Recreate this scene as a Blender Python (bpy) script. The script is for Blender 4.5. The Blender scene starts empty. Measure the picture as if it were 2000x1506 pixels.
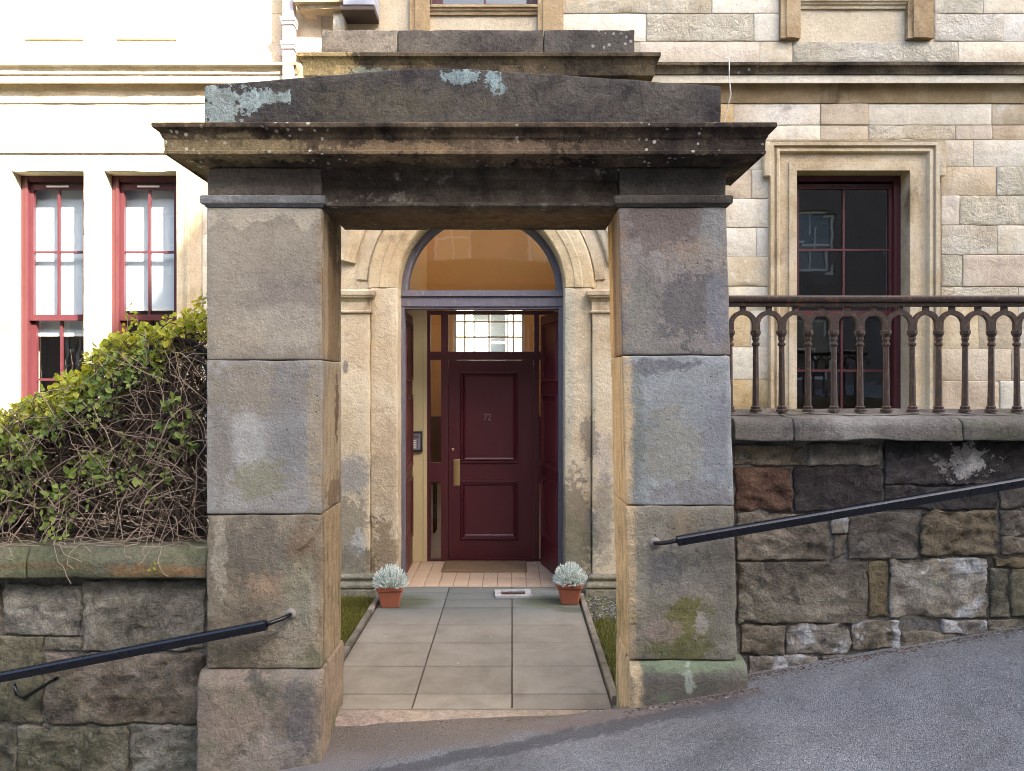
import bpy, math, random
from mathutils import Vector, Matrix, noise as mn
R = math.radians
random.seed(7)
scene = bpy.context.scene
COL = scene.collection

# ------------------------------------------------------------------ camera, sky, sun, exposure
CAMZ, F = 1.9, 1500.0
cam = bpy.data.cameras.new('Camera'); camo = bpy.data.objects.new('Camera', cam); COL.objects.link(camo)
camo.location = (0, 0, CAMZ); camo.rotation_euler = (R(90), 0, 0)
cam.sensor_width = 36; cam.lens = 36 * F / 2000; cam.clip_end = 500; cam.clip_start = .05
scene.camera = camo
AZ, EL = R(42), R(36)                      # sun behind the camera, to the right
SUN = Vector((math.sin(AZ) * math.cos(EL), -math.cos(AZ) * math.cos(EL), math.sin(EL)))
w = bpy.data.worlds.new('World'); scene.world = w; w.use_nodes = True
wn = w.node_tree; bg = wn.nodes['Background']
sky = wn.nodes.new('ShaderNodeTexSky'); sky.sky_type = 'NISHITA'; sky.sun_disc = False
sky.sun_elevation = EL; sky.sun_rotation = math.atan2(SUN.x, SUN.y)
sky.dust_density = 4.0; sky.ozone_density = 1.0
wn.links.new(sky.outputs[0], bg.inputs[0]); bg.inputs[1].default_value = .12
sl = bpy.data.lights.new('Sun', 'SUN'); sl.energy = 5.0; sl.angle = R(.55); sl.color = (1, .90, .76)
so = bpy.data.objects.new('Sun', sl); COL.objects.link(so); so.rotation_euler = SUN.to_track_quat('Z', 'Y').to_euler()
so.location = SUN * 30
vs = scene.view_settings; vs.view_transform = 'Standard'; vs.look = 'None'; vs.gamma = 1; vs.use_curve_mapping = False
vs.exposure = 2.9
scene.render.engine = 'CYCLES'
scene.cycles.max_bounces = 8; scene.cycles.diffuse_bounces = 5; scene.cycles.transparent_max_bounces = 16
scene.cycles.filter_width = .95
scene.cycles.caustics_reflective = False; scene.cycles.caustics_refractive = False

# ------------------------------------------------------------------ helpers
def PX(x, Y): return (x - 1000) * Y / F
def PZ(y, Y): return CAMZ - (y - 753) * Y / F
def S(r, g, b, k=.80):                      # photo colour in the shade -> albedo
    f = lambda c: ((c / 255 + .055) / 1.055) ** 2.4 if c > 10 else c / 255 / 12.92
    return (min(.88, f(r) * k), min(.88, f(g) * k), min(.88, f(b) * k * 1.02))
S0 = S
def SG(r, g, b): c = S0(r, g, b, 1.32); return (c[0] * .97, c[1], c[2] * 1.0)
def C4(c): return (c[0], c[1], c[2], 1)

class MB:
    def __init__(s): s.v = []; s.f = []; s.key = {}
    def vert(s, p):
        s.v.append(tuple(p)); return len(s.v) - 1
    def kv(s, p):
        k = (round(p[0], 5), round(p[1], 5), round(p[2], 5)); i = s.key.get(k)
        if i is None: i = s.vert(p); s.key[k] = i
        return i
    def quad(s, a, b, c, d): i = len(s.v); s.v += [tuple(a), tuple(b), tuple(c), tuple(d)]; s.f.append((i, i + 1, i + 2, i + 3))
    def box(s, x0, x1, y0, y1, z0, z1):
        i = len(s.v)
        s.v += [(x0, y0, z0), (x1, y0, z0), (x1, y1, z0), (x0, y1, z0), (x0, y0, z1), (x1, y0, z1), (x1, y1, z1), (x0, y1, z1)]
        s.f += [tuple(i + k for k in q) for q in ((0, 3, 2, 1), (4, 5, 6, 7), (0, 1, 5, 4), (1, 2, 6, 5), (2, 3, 7, 6), (3, 0, 4, 7))]
        return s
    def tube(s, pts, rad, n=6, cap=True, flat=1.0):
        pts = [Vector(p) for p in pts]; rings = []
        up = Vector((0, 0, 1))
        for k, p in enumerate(pts):
            t = (pts[min(k + 1, len(pts) - 1)] - pts[max(k - 1, 0)]).normalized()
            a = t.cross(up)
            if a.length < .05: a = t.cross(Vector((0, 1, 0)))
            a.normalize(); b = a.cross(t).normalized()
            r = rad[k] if isinstance(rad, (list, tuple)) else rad
            ring = []
            for j in range(n):
                an = 2 * math.pi * j / n
                ring.append(s.vert(p + a * (math.cos(an) * r) + b * (math.sin(an) * r * flat)))
            rings.append(ring)
        for k in range(len(rings) - 1):
            for j in range(n):
                s.f.append((rings[k][j], rings[k][(j + 1) % n], rings[k + 1][(j + 1) % n], rings[k + 1][j]))
        if cap: s.f.append(tuple(reversed(rings[0]))); s.f.append(tuple(rings[-1]))
        return s
    def lathe(s, cx, cy, prof, n=12):
        rings = []
        for r, z in prof:
            rings.append([s.vert((cx + r * math.cos(2 * math.pi * j / n), cy + r * math.sin(2 * math.pi * j / n), z)) for j in range(n)])
        for k in range(len(rings) - 1):
            for j in range(n): s.f.append((rings[k][j], rings[k][(j + 1) % n], rings[k + 1][(j + 1) % n], rings[k + 1][j]))
        s.f.append(tuple(reversed(rings[0]))); s.f.append(tuple(rings[-1])); return s
    def prism(s, poly, y0, y1):             # polygon in XZ extruded along Y
        n = len(poly); i = len(s.v)
        s.v += [(x, y0, z) for x, z in poly] + [(x, y1, z) for x, z in poly]
        s.f.append(tuple(i + k for k in range(n))); s.f.append(tuple(i + n + k for k in reversed(range(n))))
        for k in range(n): s.f.append((i + k, i + n + k, i + n + (k + 1) % n, i + (k + 1) % n))
        return s
    def bars(s, p0, p1, wx, wz):            # square bar between two points in an XZ plane, depth wx, height wz
        p0, p1 = Vector(p0), Vector(p1); t = (p1 - p0).normalized(); u = Vector((0, 1, 0)); v = t.cross(u).normalized()
        i = len(s.v)
        for p in (p0, p1):
            for a, b in ((-1, -1), (1, -1), (1, 1), (-1, 1)): s.v.append(tuple(p + u * (a * wx / 2) + v * (b * wz / 2)))
        s.f += [tuple(i + k for k in q) for q in ((0, 1, 2, 3), (7, 6, 5, 4), (0, 4, 5, 1), (1, 5, 6, 2), (2, 6, 7, 3), (3, 7, 4, 0))]
        return s

def thing(name, label, cat, loc, group=None):
    o = bpy.data.objects.new(name, None); COL.objects.link(o); o.location = loc; o.empty_display_size = .1
    o['label'] = label; o['category'] = cat
    if group: o['group'] = group
    return o
def wloc(o):
    l = Vector((0, 0, 0))
    while o is not None: l += Vector(o.location); o = o.parent
    return l
def obj(name, mb, mat, parent=None, smooth=False, mtx=None, autos=None, kind=None, label=None, cat=None, group=None, center=False):
    me = bpy.data.meshes.new(name)
    off = wloc(parent) if parent is not None else Vector((0, 0, 0))
    vv = mb.v if mtx is None else [tuple(mtx @ Vector(p)) for p in mb.v]
    o_l = Vector((0, 0, 0))
    if parent is None or center:
        xs = [p[0] for p in vv]; ys = [p[1] for p in vv]; zs = [p[2] for p in vv]
        base = Vector(((min(xs) + max(xs)) / 2, (min(ys) + max(ys)) / 2, min(zs)))
        o_l = base - off; off = base
    me.from_pydata([(p[0] - off[0], p[1] - off[1], p[2] - off[2]) for p in vv], [], mb.f)
    if mat is not None: me.materials.append(mat)
    if smooth: me.polygons.foreach_set('use_smooth', [True] * len(me.polygons))
    if autos:
        me.polygons.foreach_set('use_smooth', [True] * len(me.polygons)); me.set_sharp_from_angle(angle=R(autos))
    me.update()
    o = bpy.data.objects.new(name, me); COL.objects.link(o)
    o.location = o_l
    if parent is not None: o.parent = parent
    if kind: o['kind'] = kind
    if label: o['label'] = label
    if cat: o['category'] = cat
    if group: o['group'] = group
    return o
def N3(p, f, s=0.0): return mn.noise(Vector((p[0] * f + s * 7.31, p[1] * f + s * 3.17, p[2] * f - s * 5.73)))
def FB(p, f, o=3, s=0.0, g=.5):
    a, t = 1.0, 0.0
    for k in range(o): t += a * N3(p, f, s + k * 1.7); f *= 2.03; a *= g
    return t

def RG(p, f, o=4, s=0.0):
    a, t = 1.0, 0.0
    for k in range(o): t += a * (.5 - 2.0 * abs(N3((p[0] + p[2] * .45, p[1], p[2] * 1.5 - p[0] * .3), f, s + k * 1.7))); f *= 1.9; a *= .55
    return t
def axis(lo, hi, r, step):
    n = max(1, round((hi - lo - 2 * r) / step)); a, b = lo + r, hi - r
    return [lo, lo + .35 * r] + [a + (b - a) * k / n for k in range(n + 1)] + [hi - .35 * r, hi]
def rough(lo, hi, r=.008, amp=.003, freq=7, chip=.01, step=.05, warp=0.0, seed=0.0, skip='B', oct=3, mapf=None, mb=None, wf=2.2, ridge=False):
    """closed stone block with rounded, chipped edges and an uneven face; skip: faces left off (B back, D bottom, T top, L, R)"""
    mb = mb or MB(); r = min(r, (hi[0] - lo[0]) * .4, (hi[1] - lo[1]) * .4, (hi[2] - lo[2]) * .4)
    ax = [axis(lo[k], hi[k], r, step) for k in range(3)]
    cache = {}
    def pt(p):
        k = (round(p[0], 5), round(p[1], 5), round(p[2], 5)); i = cache.get(k)
        if i is not None: return i
        rr = r + chip * max(0.0, N3(p, 5.5, seed) - .1) ** 1.5 * 2
        q = [min(max(p[j], lo[j] + rr), hi[j] - rr) for j in range(3)]
        d = Vector((p[0] - q[0], p[1] - q[1], p[2] - q[2])); L = d.length
        if L > 1e-9:
            n = d / L; n2 = Vector(q) + n * min(L, rr); 
        else: n = Vector((0, -1, 0)); n2 = Vector(p)
        a = amp * (FB(p, freq, oct, seed) if not ridge else RG(p, freq, oct, seed))
        n2 = n2 + n * a
        if warp: n2 += Vector((N3(p, wf, seed + 11), 0, N3(p, wf, seed + 23))) * warp
        if mapf: n2 = Vector(mapf(n2))
        i = mb.vert(n2); cache[k] = i; return i
    def face(fa, fb, fc, val, flip):
        A, B = ax[fa], ax[fb]
        for i in range(len(A) - 1):
            for j in range(len(B) - 1):
                c = []
                for (u, v) in ((A[i], B[j]), (A[i + 1], B[j]), (A[i + 1], B[j + 1]), (A[i], B[j + 1])):
                    p = [0, 0, 0]; p[fa] = u; p[fb] = v; p[fc] = val; c.append(pt(p))
                mb.f.append(tuple(c) if not flip else tuple(reversed(c)))
    if 'F' not in skip: face(0, 2, 1, lo[1], False)
    if 'B' not in skip: face(0, 2, 1, hi[1], True)
    if 'L' not in skip: face(1, 2, 0, lo[0], True)
    if 'R' not in skip: face(1, 2, 0, hi[0], False)
    if 'D' not in skip: face(0, 1, 2, lo[2], True)
    if 'T' not in skip: face(0, 1, 2, hi[2], False)
    return mb

def moulding(x0, x1, y0, y1, prof, n=24, er=0.0, seed=0, ends=True, mb=None, freq=4):
    """profile (projection, z) run along the front y0 with mitred returns to y1"""
    mb = mb or MB(); rows = []
    for p, z in prof:
        row = []
        if ends: row.append((x0 - p, y1, z))
        for k in range(n + 1):
            t = k / n; x = (x0 - (p if ends else 0)) * (1 - t) + (x1 + (p if ends else 0)) * t
            e = er * FB((x, p * 3, z * 2), freq, 3, seed) if 0 < k < n else 0
            row.append((x, y0 - p + e, z + e * .5))
        if ends: row.append((x1 + p, y1, z))
        rows.append([mb.vert(q) for q in row])
    for a, b in zip(rows[:-1], rows[1:]):
        for k in range(len(a) - 1): mb.f.append((a[k], a[k + 1], b[k + 1], b[k]))
    mb.f.append(tuple(reversed([r_[0] for r_ in rows]))); mb.f.append(tuple(r_[-1] for r_ in rows))
    return mb
def frame(x0, x1, z0, z1, prof, Y, closed=True, mb=None, mtx=None):
    """profile (offset outward from the rectangle, projection towards the camera) with mitred corners"""
    mb = mb or MB(); rows = []
    for o, p in prof:
        y = Y - p
        q = [(x0 - o, y, z0 - (o if closed else 0)), (x0 - o, y, z1 + o), (x1 + o, y, z1 + o), (x1 + o, y, z0 - (o if closed else 0))]
        rows.append([mb.vert(c) for c in q])
    m = 4 if closed else 3
    for a, b in zip(rows[:-1], rows[1:]):
        for k in range(m): mb.f.append((a[k], a[(k + 1) % 4], b[(k + 1) % 4], b[k]))
    return mb
def holed(x0, x1, z0, z1, y0, y1, holes, mb=None):
    """slab in the XZ plane with rectangular holes"""
    mb = mb or MB()
    xs = sorted(set([x0, x1] + [h[0] for h in holes] + [h[1] for h in holes])); zs = sorted(set([z0, z1] + [h[2] for h in holes] + [h[3] for h in holes]))
    xs = [x for x in xs if x0 <= x <= x1]; zs = [z for z in zs if z0 <= z <= z1]
    def solid(i, j):
        if i < 0 or j < 0 or i >= len(xs) - 1 or j >= len(zs) - 1: return False
        cx, cz = (xs[i] + xs[i + 1]) / 2, (zs[j] + zs[j + 1]) / 2
        return not any(h[0] < cx < h[1] and h[2] < cz < h[3] for h in holes)
    for i in range(len(xs) - 1):
        for j in range(len(zs) - 1):
            if not solid(i, j): continue
            a, b, c, d = xs[i], xs[i + 1], zs[j], zs[j + 1]
            mb.quad((a, y0, c), (b, y0, c), (b, y0, d), (a, y0, d)); mb.quad((b, y1, c), (a, y1, c), (a, y1, d), (b, y1, d))
            if not solid(i - 1, j): mb.quad((a, y1, c), (a, y0, c), (a, y0, d), (a, y1, d))
            if not solid(i + 1, j): mb.quad((b, y0, c), (b, y1, c), (b, y1, d), (b, y0, d))
            if not solid(i, j - 1): mb.quad((a, y1, c), (b, y1, c), (b, y0, c), (a, y0, c))
            if not solid(i, j + 1): mb.quad((a, y0, d), (b, y0, d), (b, y1, d), (a, y1, d))
    return mb

# ------------------------------------------------------------------ materials
class NT:
    def __init__(s, name):
        s.m = bpy.data.materials.new(name); s.m.use_nodes = True; s.t = s.m.node_tree; s.n = s.t.nodes
        s.b = s.n['Principled BSDF']; s.out = s.n['Material Output']; s.pos = None; s._r = None
    def new(s, t): return s.n.new(t)
    def ln(s, a, b): s.t.links.new(a, b)
    def setv(s, sock, v):
        if hasattr(v, 'is_output') or isinstance(v, bpy.types.NodeSocket): s.ln(v, sock)
        else: sock.default_value = v
    def P(s, local=False):
        if s.pos is None:
            if local: s.pos = s.new('ShaderNodeTexCoord').outputs['Object']
            else: s.pos = s.new('ShaderNodeNewGeometry').outputs['Position']
        return s.pos
    def rnd(s):
        if s._r is None: s._r = s.new('ShaderNodeObjectInfo').outputs['Random']
        return s._r
    def vm(s, op, a, b=None):
        n = s.new('ShaderNodeVectorMath'); n.operation = op; s.setv(n.inputs[0], a)
        if b is not None: s.setv(n.inputs[1], b)
        return n.outputs[1] if op in ('LENGTH', 'DISTANCE', 'DOT_PRODUCT') else n.outputs[0]
    def m_(s, op, a, b=None, c=None, clamp=False):
        n = s.new('ShaderNodeMath'); n.operation = op; n.use_clamp = clamp; s.setv(n.inputs[0], a)
        if b is not None: s.setv(n.inputs[1], b)
        if c is not None: s.setv(n.inputs[2], c)
        return n.outputs[0]
    def noise(s, vec, sc, det=4, rough=.55, dist=0):
        n = s.new('ShaderNodeTexNoise'); s.ln(vec, n.inputs['Vector']); n.inputs['Scale'].default_value = sc
        n.inputs['Detail'].default_value = det; n.inputs['Roughness'].default_value = rough; n.inputs['Distortion'].default_value = dist
        return n.outputs['Fac']
    def vor(s, vec, sc, feat='F1'):
        n = s.new('ShaderNodeTexVoronoi'); n.feature = feat; s.ln(vec, n.inputs['Vector']); n.inputs['Scale'].default_value = sc
        return n
    def step(s, v, a, b, o0=0.0, o1=1.0):
        n = s.new('ShaderNodeMapRange'); n.interpolation_type = 'SMOOTHSTEP'; s.setv(n.inputs[0], v)
        n.inputs[1].default_value = a; n.inputs[2].default_value = b; n.inputs[3].default_value = o0; n.inputs[4].default_value = o1
        return n.outputs[0]
    def mix(s, f, a, b, mode='MIX'):
        n = s.new('ShaderNodeMix'); n.data_type = 'RGBA'; n.blend_type = mode; s.setv(n.inputs[0], f)
        s.setv(n.inputs[6], C4(a) if isinstance(a, tuple) else a); s.setv(n.inputs[7], C4(b) if isinstance(b, tuple) else b)
        return n.outputs[2]
    def ramp(s, f, stops):
        n = s.new('ShaderNodeValToRGB'); s.ln(f, n.inputs[0]); e = n.color_ramp.elements
        while len(e) < len(stops): e.new(.5)
        for k, (p, c) in enumerate(stops): e[k].position = p; e[k].color = C4(c)
        return n.outputs[0]
    def bump(s, h, st, dist=.01, prev=None):
        n = s.new('ShaderNodeBump'); n.inputs['Strength'].default_value = st; n.inputs['Distance'].default_value = dist; s.ln(h, n.inputs['Height'])
        if prev is not None: s.ln(prev, n.inputs['Normal'])
        return n.outputs[0]
    def fin(s, col, rough=.9, nrm=None, metal=0, spec=None):
        s.setv(s.b.inputs['Base Color'], C4(col) if isinstance(col, tuple) else col); s.setv(s.b.inputs['Roughness'], rough)
        s.b.inputs['Metallic'].default_value = metal
        if spec is not None: s.b.inputs['Specular IOR Level'].default_value = spec
        if nrm is not None: s.ln(nrm, s.b.inputs['Normal'])
        return s.m

def stone(name, cols, var=.15, dark=None, damt=.0, dsc=2.5, pale=None, pamt=0, psc=4, lichen=0, lsc=22, lcol=(.55, .55, .5), green=0, gtop=.6, gcol=(.10, .12, .045),
          blobs=(), bump=.5, bscale=26, per=True, strata=0, streak=0, bdist=.012, grain=.28, csc=1.6, pits=0.0, mot=.6, vgrain=0.0, line=None, cav=.55):
    """weathered sandstone: mottled base, soot, pale patches, lichen, algae; blobs = (cx,cy,cz,rx,ry,rz,colour,strength,raggedness)"""
    t = NT(name); P = t.P()
    vec = P
    if per:
        sc = t.new('ShaderNodeCombineXYZ'); r = t.rnd(); t.setv(sc.inputs[0], t.m_('MULTIPLY', r, 41.0)); t.setv(sc.inputs[1], t.m_('MULTIPLY', r, 23.0)); t.setv(sc.inputs[2], t.m_('MULTIPLY', r, 67.0))
        vec = t.vm('ADD', P, sc.outputs[0])
    n1 = t.noise(vec, csc, 7, .62, .4)
    k = len(cols); col = t.ramp(n1, [(.33 + .34 * i / max(1, k - 1), c) for i, c in enumerate(cols)])
    if strata:
        sv = t.vm('MULTIPLY', vec, (1.0, 1.0, 9.0)); st = t.noise(sv, 3.0, 5, .6, .6)
        col = t.mix(t.step(st, .45, .7, 0, strata), col, tuple(c * .6 for c in cols[0]))
    if dark is not None:
        sv = t.vm('MULTIPLY', vec, (1.0, 1.0, .45) if streak else (1, 1, 1))
        d = t.noise(sv, dsc, 8, .65, .3)
        col = t.mix(t.step(d, .62 - .3 * damt, .80 - .25 * damt, 0, .88), col, dark)
    if pale is not None:
        d = t.noise(t.vm('ADD', vec, (9.1, 3.3, 5.7)), psc, 8, .68, .2)
        col = t.mix(t.step(d, .66 - .25 * pamt, .75 - .25 * pamt, 0, .8), col, pale)
    if line:
        z0, lam, lcl, lst = line; ls = t.new('ShaderNodeSeparateXYZ'); t.ln(P, ls.inputs[0])
        lz = t.m_('MULTIPLY_ADD', t.m_('SUBTRACT', t.noise(t.vm('MULTIPLY', P, (1, 1, .3)), 5.5, 5, .55, .3), .5), lam, ls.outputs[2]); col = t.mix(t.step(lz, z0 - .008, z0 + .008, 0, lst), col, lcl)
    rag = t.m_('MULTIPLY_ADD', t.noise(P, 23.0, 6, .7), .45, t.m_('MULTIPLY', t.noise(P, 6.0, 7, .7, .5), .55)) if blobs else None
    for bl in blobs:
        cx, cy, cz, rx, ry, rz, bc, bs, bn = bl
        dv = t.vm('DIVIDE', t.vm('SUBTRACT', P, (cx, cy, cz)), (rx, ry, rz)); L = t.vm('LENGTH', dv)
        L = t.m_('MULTIPLY_ADD', t.m_('SUBTRACT', rag, .5), bn * 5.0, L)
        e = .4 if bn < .9 else .2 if bn < 1.3 else .12
        col = t.mix(t.step(L, 1 + e, 1 - e, 0, bs), col, bc)
    if green:
        g = t.noise(t.vm('ADD', P, (3.7, 8.1, 1.9)), 2.6, 7, .62)
        sep = t.new('ShaderNodeSeparateXYZ'); t.ln(P, sep.inputs[0])
        gz = t.step(sep.outputs[2], gtop, gtop - 1.2, 0, .22)
        col = t.mix(t.step(t.m_('ADD', g, gz), .58, .78, 0, green), col, gcol)
    if vgrain:                                           # bedding lines on the cut sides
        ge = t.new('ShaderNodeNewGeometry'); sn = t.new('ShaderNodeSeparateXYZ'); t.ln(ge.outputs['True Normal'], sn.inputs[0])
        vg = t.noise(t.vm('MULTIPLY', P, (7.0, 7.0, .55)), 4.2, 7, .6, .9)
        fx = t.m_('MULTIPLY', t.step(t.m_('ABSOLUTE', sn.outputs[0]), .5, .85), vgrain)
        col = t.mix(fx, col, t.mix(1.0, col, t.ramp(vg, [(.3, (.52, .47, .42)), (.5, (1, 1, 1)), (.7, (1.16, 1.12, 1.05))]), 'MULTIPLY'))
    if mot:
        mo = t.noise(vec, 10.5, 11, .74, .6)
        col = t.mix(mot, col, t.mix(1.0, col, t.ramp(mo, [(.32, (.42, .41, .41)), (.47, (.92, .92, .92)), (.56, (1.08, 1.08, 1.07)), (.70, (1.5, 1.47, 1.4))]), 'MULTIPLY'))
    gr = t.noise(vec, 80, 6, .75)
    col = t.mix(1.0, col, t.ramp(gr, [(.25, (1 - grain * 1.6,) * 3), (.75, (1 + grain,) * 3)]), 'MULTIPLY')
    if pits:
        vp = t.vor(t.vm('ADD', vec, (1.3, 2.2, .7)), 17)
        pm = t.m_('MULTIPLY', t.step(vp.outputs['Distance'], .13, .06), t.step(t.noise(vec, 3.0, 2), .5, .62))
        col = t.mix(t.m_('MULTIPLY', pm, pits), col, tuple(c * .35 for c in cols[0]))
    if lichen:
        lv = t.vor(vec, lsc)
        gate = t.step(t.noise(vec, 3.1, 3, .6), .66 - .25 * lichen, .78 - .25 * lichen)
        sz = t.m_('MULTIPLY_ADD', t.noise(vec, 40, 3), .35, .10)
        sep = t.new('ShaderNodeSeparateColor'); t.ln(lv.outputs['Color'], sep.inputs[0])
        pick = t.step(sep.outputs[0], .5, .56)
        lf = t.m_('MULTIPLY', t.m_('MULTIPLY', t.step(t.m_('SUBTRACT', lv.outputs['Distance'], sz), .05, -.03), gate), pick)
        col = t.mix(t.m_('MULTIPLY', lf, .85), col, lcol)
    if per and var:
        hv = t.new('ShaderNodeHueSaturation'); t.setv(hv.inputs['Value'], t.m_('MULTIPLY_ADD', r, 2 * var, 1 - var))
        t.setv(hv.inputs['Hue'], t.m_('MULTIPLY_ADD', t.m_('FRACT', t.m_('MULTIPLY', r, 13.7)), .012, .494))
        t.setv(hv.inputs['Saturation'], t.m_('MULTIPLY_ADD', t.m_('FRACT', t.m_('MULTIPLY', r, 7.3)), .35, .62)); t.ln(col, hv.inputs['Color']); col = hv.outputs[0]
    h1 = t.noise(vec, bscale, 11, .72, .4)
    if cav: col = t.mix(cav, col, t.mix(1.0, col, t.ramp(h1, [(.32, (.34, .33, .33)), (.46, (.93, .93, .93)), (.56, (1.06, 1.06, 1.05)), (.68, (1.4, 1.38, 1.33))]), 'MULTIPLY'))  # crevice dirt and painted relief shading: hollows darker, high spots lighter
    h2 = t.noise(vec, 4.5, 5, .6)
    h = t.m_('MULTIPLY_ADD', h2, .8, h1)
    if mot: h = t.m_('MULTIPLY_ADD', mo, .9, h)
    if pits: h = t.m_('MULTIPLY_ADD', pm, -.5, h)
    return t.fin(col, .92, t.bump(h, min(1.0, bump * 1.5), bdist * 2.2), spec=.2)

def paint(name, c, rough=.45, var=.2, bump=.12, sc=14, stretch=(1, 1, .2), wear=None, wamt=0.0, local=False, spec=.5):
    t = NT(name); P = t.P(local); v = t.vm('MULTIPLY', P, stretch)
    n = t.noise(v, sc, 6, .6); col = t.mix(n, tuple(x * (1 - var) for x in c), tuple(x * (1 + var) for x in c))
    if wear is not None: col = t.mix(t.step(t.noise(v, sc * 1.7, 8, .7), .72 - wamt * .3, .78 - wamt * .3, 0, .8), col, wear)
    return t.fin(col, t.m_('MULTIPLY_ADD', n, .25, rough - .1), t.bump(t.noise(v, sc * 4, 5), bump, .004), spec=spec)
def glass(name, tint=(1, 1, 1), k=1.6, wav=.02):
    t = NT(name); P = t.P(); fr = t.new('ShaderNodeLayerWeight'); fr.inputs[0].default_value = .5
    tr = t.new('ShaderNodeBsdfTransparent'); tr.inputs[0].default_value = C4(tint); gl = t.new('ShaderNodeBsdfGlossy'); gl.inputs['Roughness'].default_value = .015
    b = t.bump(t.noise(P, 2.2, 2), wav, .05); t.ln(b, gl.inputs['Normal']); t.ln(b, fr.inputs['Normal'])
    mx = t.new('ShaderNodeMixShader'); t.ln(t.m_('MULTIPLY', t.m_('MULTIPLY_ADD', t.m_('POWER', fr.outputs['Facing'], 5.0), .92, .08), k, clamp=True), mx.inputs[0]); t.ln(tr.outputs[0], mx.inputs[1]); t.ln(gl.outputs[0], mx.inputs[2]); t.ln(mx.outputs[0], t.out.inputs[0])
    return t.m

CREAM = [S(196, 172, 132), S(226, 210, 176), S(236, 226, 202)]
M_ash = stone('ashlar_sandstone', mot=.2, grain=.15, cav=.22, cols=[S(218, 198, 162), S(238, 226, 198), S(246, 240, 222)], var=.09, dark=S(165, 140, 115), damt=.12, dsc=1.6, pale=S(242, 234, 214), pamt=.25, bump=.35, bscale=18, strata=.12, bdist=.01)
M_ashr = stone('rock_faced_sandstone', mot=.16, grain=.15, cav=.4, cols=[S(224, 206, 168), S(242, 230, 200), S(248, 240, 218)], var=.05, dark=S(190, 172, 146), damt=.05, pale=S(248, 242, 224), pamt=.3, bump=.9, bscale=11, strata=.1, bdist=.03)
M_ocre = stone('ochre_sandstone', mot=.2, grain=.15, cav=.22, cols=[S(184, 152, 106), S(212, 184, 136), S(226, 206, 168)], var=.10, pale=S(232, 222, 200), pamt=.2, bump=.3, bscale=18, strata=.15)
M_mauve = stone('mauve_sandstone', mot=.2, grain=.15, cav=.22, cols=[S(202, 180, 154), S(220, 202, 174), S(232, 218, 194)], var=.08, pale=S(226, 216, 200), pamt=.15, bump=.4, bscale=16)
M_grey = stone('grey_sandstone', mot=.2, grain=.15, cav=.22, cols=[S(216, 204, 176), S(230, 220, 194), S(238, 230, 208)], var=.06, bump=.3, bscale=18)
M_trim = stone('trim_sandstone', mot=.2, grain=.15, cav=.22, cols=[S(186, 164, 130), S(212, 194, 162), S(228, 214, 188)], var=.08, dark=S(130, 105, 80), damt=.2, dsc=2.2, streak=1, bump=.3, bscale=24, per=False)
M_trimd = stone('brown_trim_sandstone', mot=.2, grain=.15, cav=.22, cols=[S(152, 128, 96), S(182, 158, 122), S(204, 184, 150)], var=.06, dark=S(105, 84, 64), damt=.25, streak=1, bump=.35, per=False, strata=.2)
M_soot = stone('sooty_moulding', [S(74, 66, 58), S(110, 98, 84), S(150, 136, 112)], dark=S(46, 42, 40), damt=.45, dsc=3, bump=.5, per=False, lichen=.25)
M_leftw = stone('west_sandstone', mot=.2, grain=.15, cav=.22, cols=[S(206, 180, 140), S(226, 206, 170), S(236, 222, 194)], var=.05, bump=.2, bscale=18)
M_mort = stone('lime_mortar', mot=.2, grain=.15, cav=.22, cols=[S(206, 192, 164), S(224, 212, 186)], bump=.3, per=False)

S = SG
# gateway stones: each block carries its own stains, patches of skinned render and lichen
YF, YR = 4.10, 4.58
def bp(x, y, rx, ry, c, st=.8, rag=1.0, Y=YF, d=.35): return (PX(x, Y), Y, PZ(y, Y), rx * Y / F, d, ry * Y / F, c, st * .84, rag)
GP = [S(104, 96, 84), S(134, 124, 108), S(156, 146, 128)]
M_pl3 = stone('pier_top_left', vgrain=.9, mot=.26, cav=.24, bdist=.009, line=(2.79, .34, S(172, 162, 146), .75), cols=[S(128, 118, 106), S(140, 130, 116), S(150, 140, 126)], per=False, bump=.45, bscale=34, grain=.16, blobs=[
    bp(560, 590, 70, 60, S(112, 104, 100), .55, .7), bp(560, 640, 90, 40, S(164, 154, 138), .7, .6),
    bp(450, 660, 60, 30, S(152, 140, 122), .6, .8), (-1.0, 4.33, 2.4, .06, .22, .75, S(120, 96, 70), .85, .7), (-1.0, 4.40, 2.70, .1, .16, .15, S(84, 70, 58), .6, 1.6), (-1.0, 4.2, 2.35, .05, .05, .5, S(158, 140, 116), .7, .6)])  # dark blob under the lintel paints recess shade on the upper reveal
M_pl2 = stone('pier_middle_left', vgrain=.9, mot=.26, cav=.24, grain=.16, bdist=.009, cols=[S(118, 112, 104), S(138, 133, 126), S(150, 146, 140)], per=False, bump=.45, bscale=30, pits=.4, blobs=[
    bp(500, 760, 120, 50, S(128, 116, 98), .7, 1.0), bp(482, 870, 34, 60, S(166, 164, 160), .6, 1.0), bp(560, 850, 36, 130, S(118, 118, 118), .6, 1.0), bp(500, 940, 60, 40, S(116, 112, 78), .6, .9), bp(430, 880, 25, 90, S(108, 100, 92), .6, .8),
    bp(612, 850, 12, 150, S(150, 136, 114), .8, .5), (-1.0, 4.36, 1.62, .06, .26, .6, S(146, 126, 100), .85, .6), (-1.0, 4.46, 1.75, .06, .05, .2, S(86, 66, 50), .8, 1.2), (-1.0, 4.4, 1.3, .06, .2, .08, S(92, 72, 56), .7, 1.2)])
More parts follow.
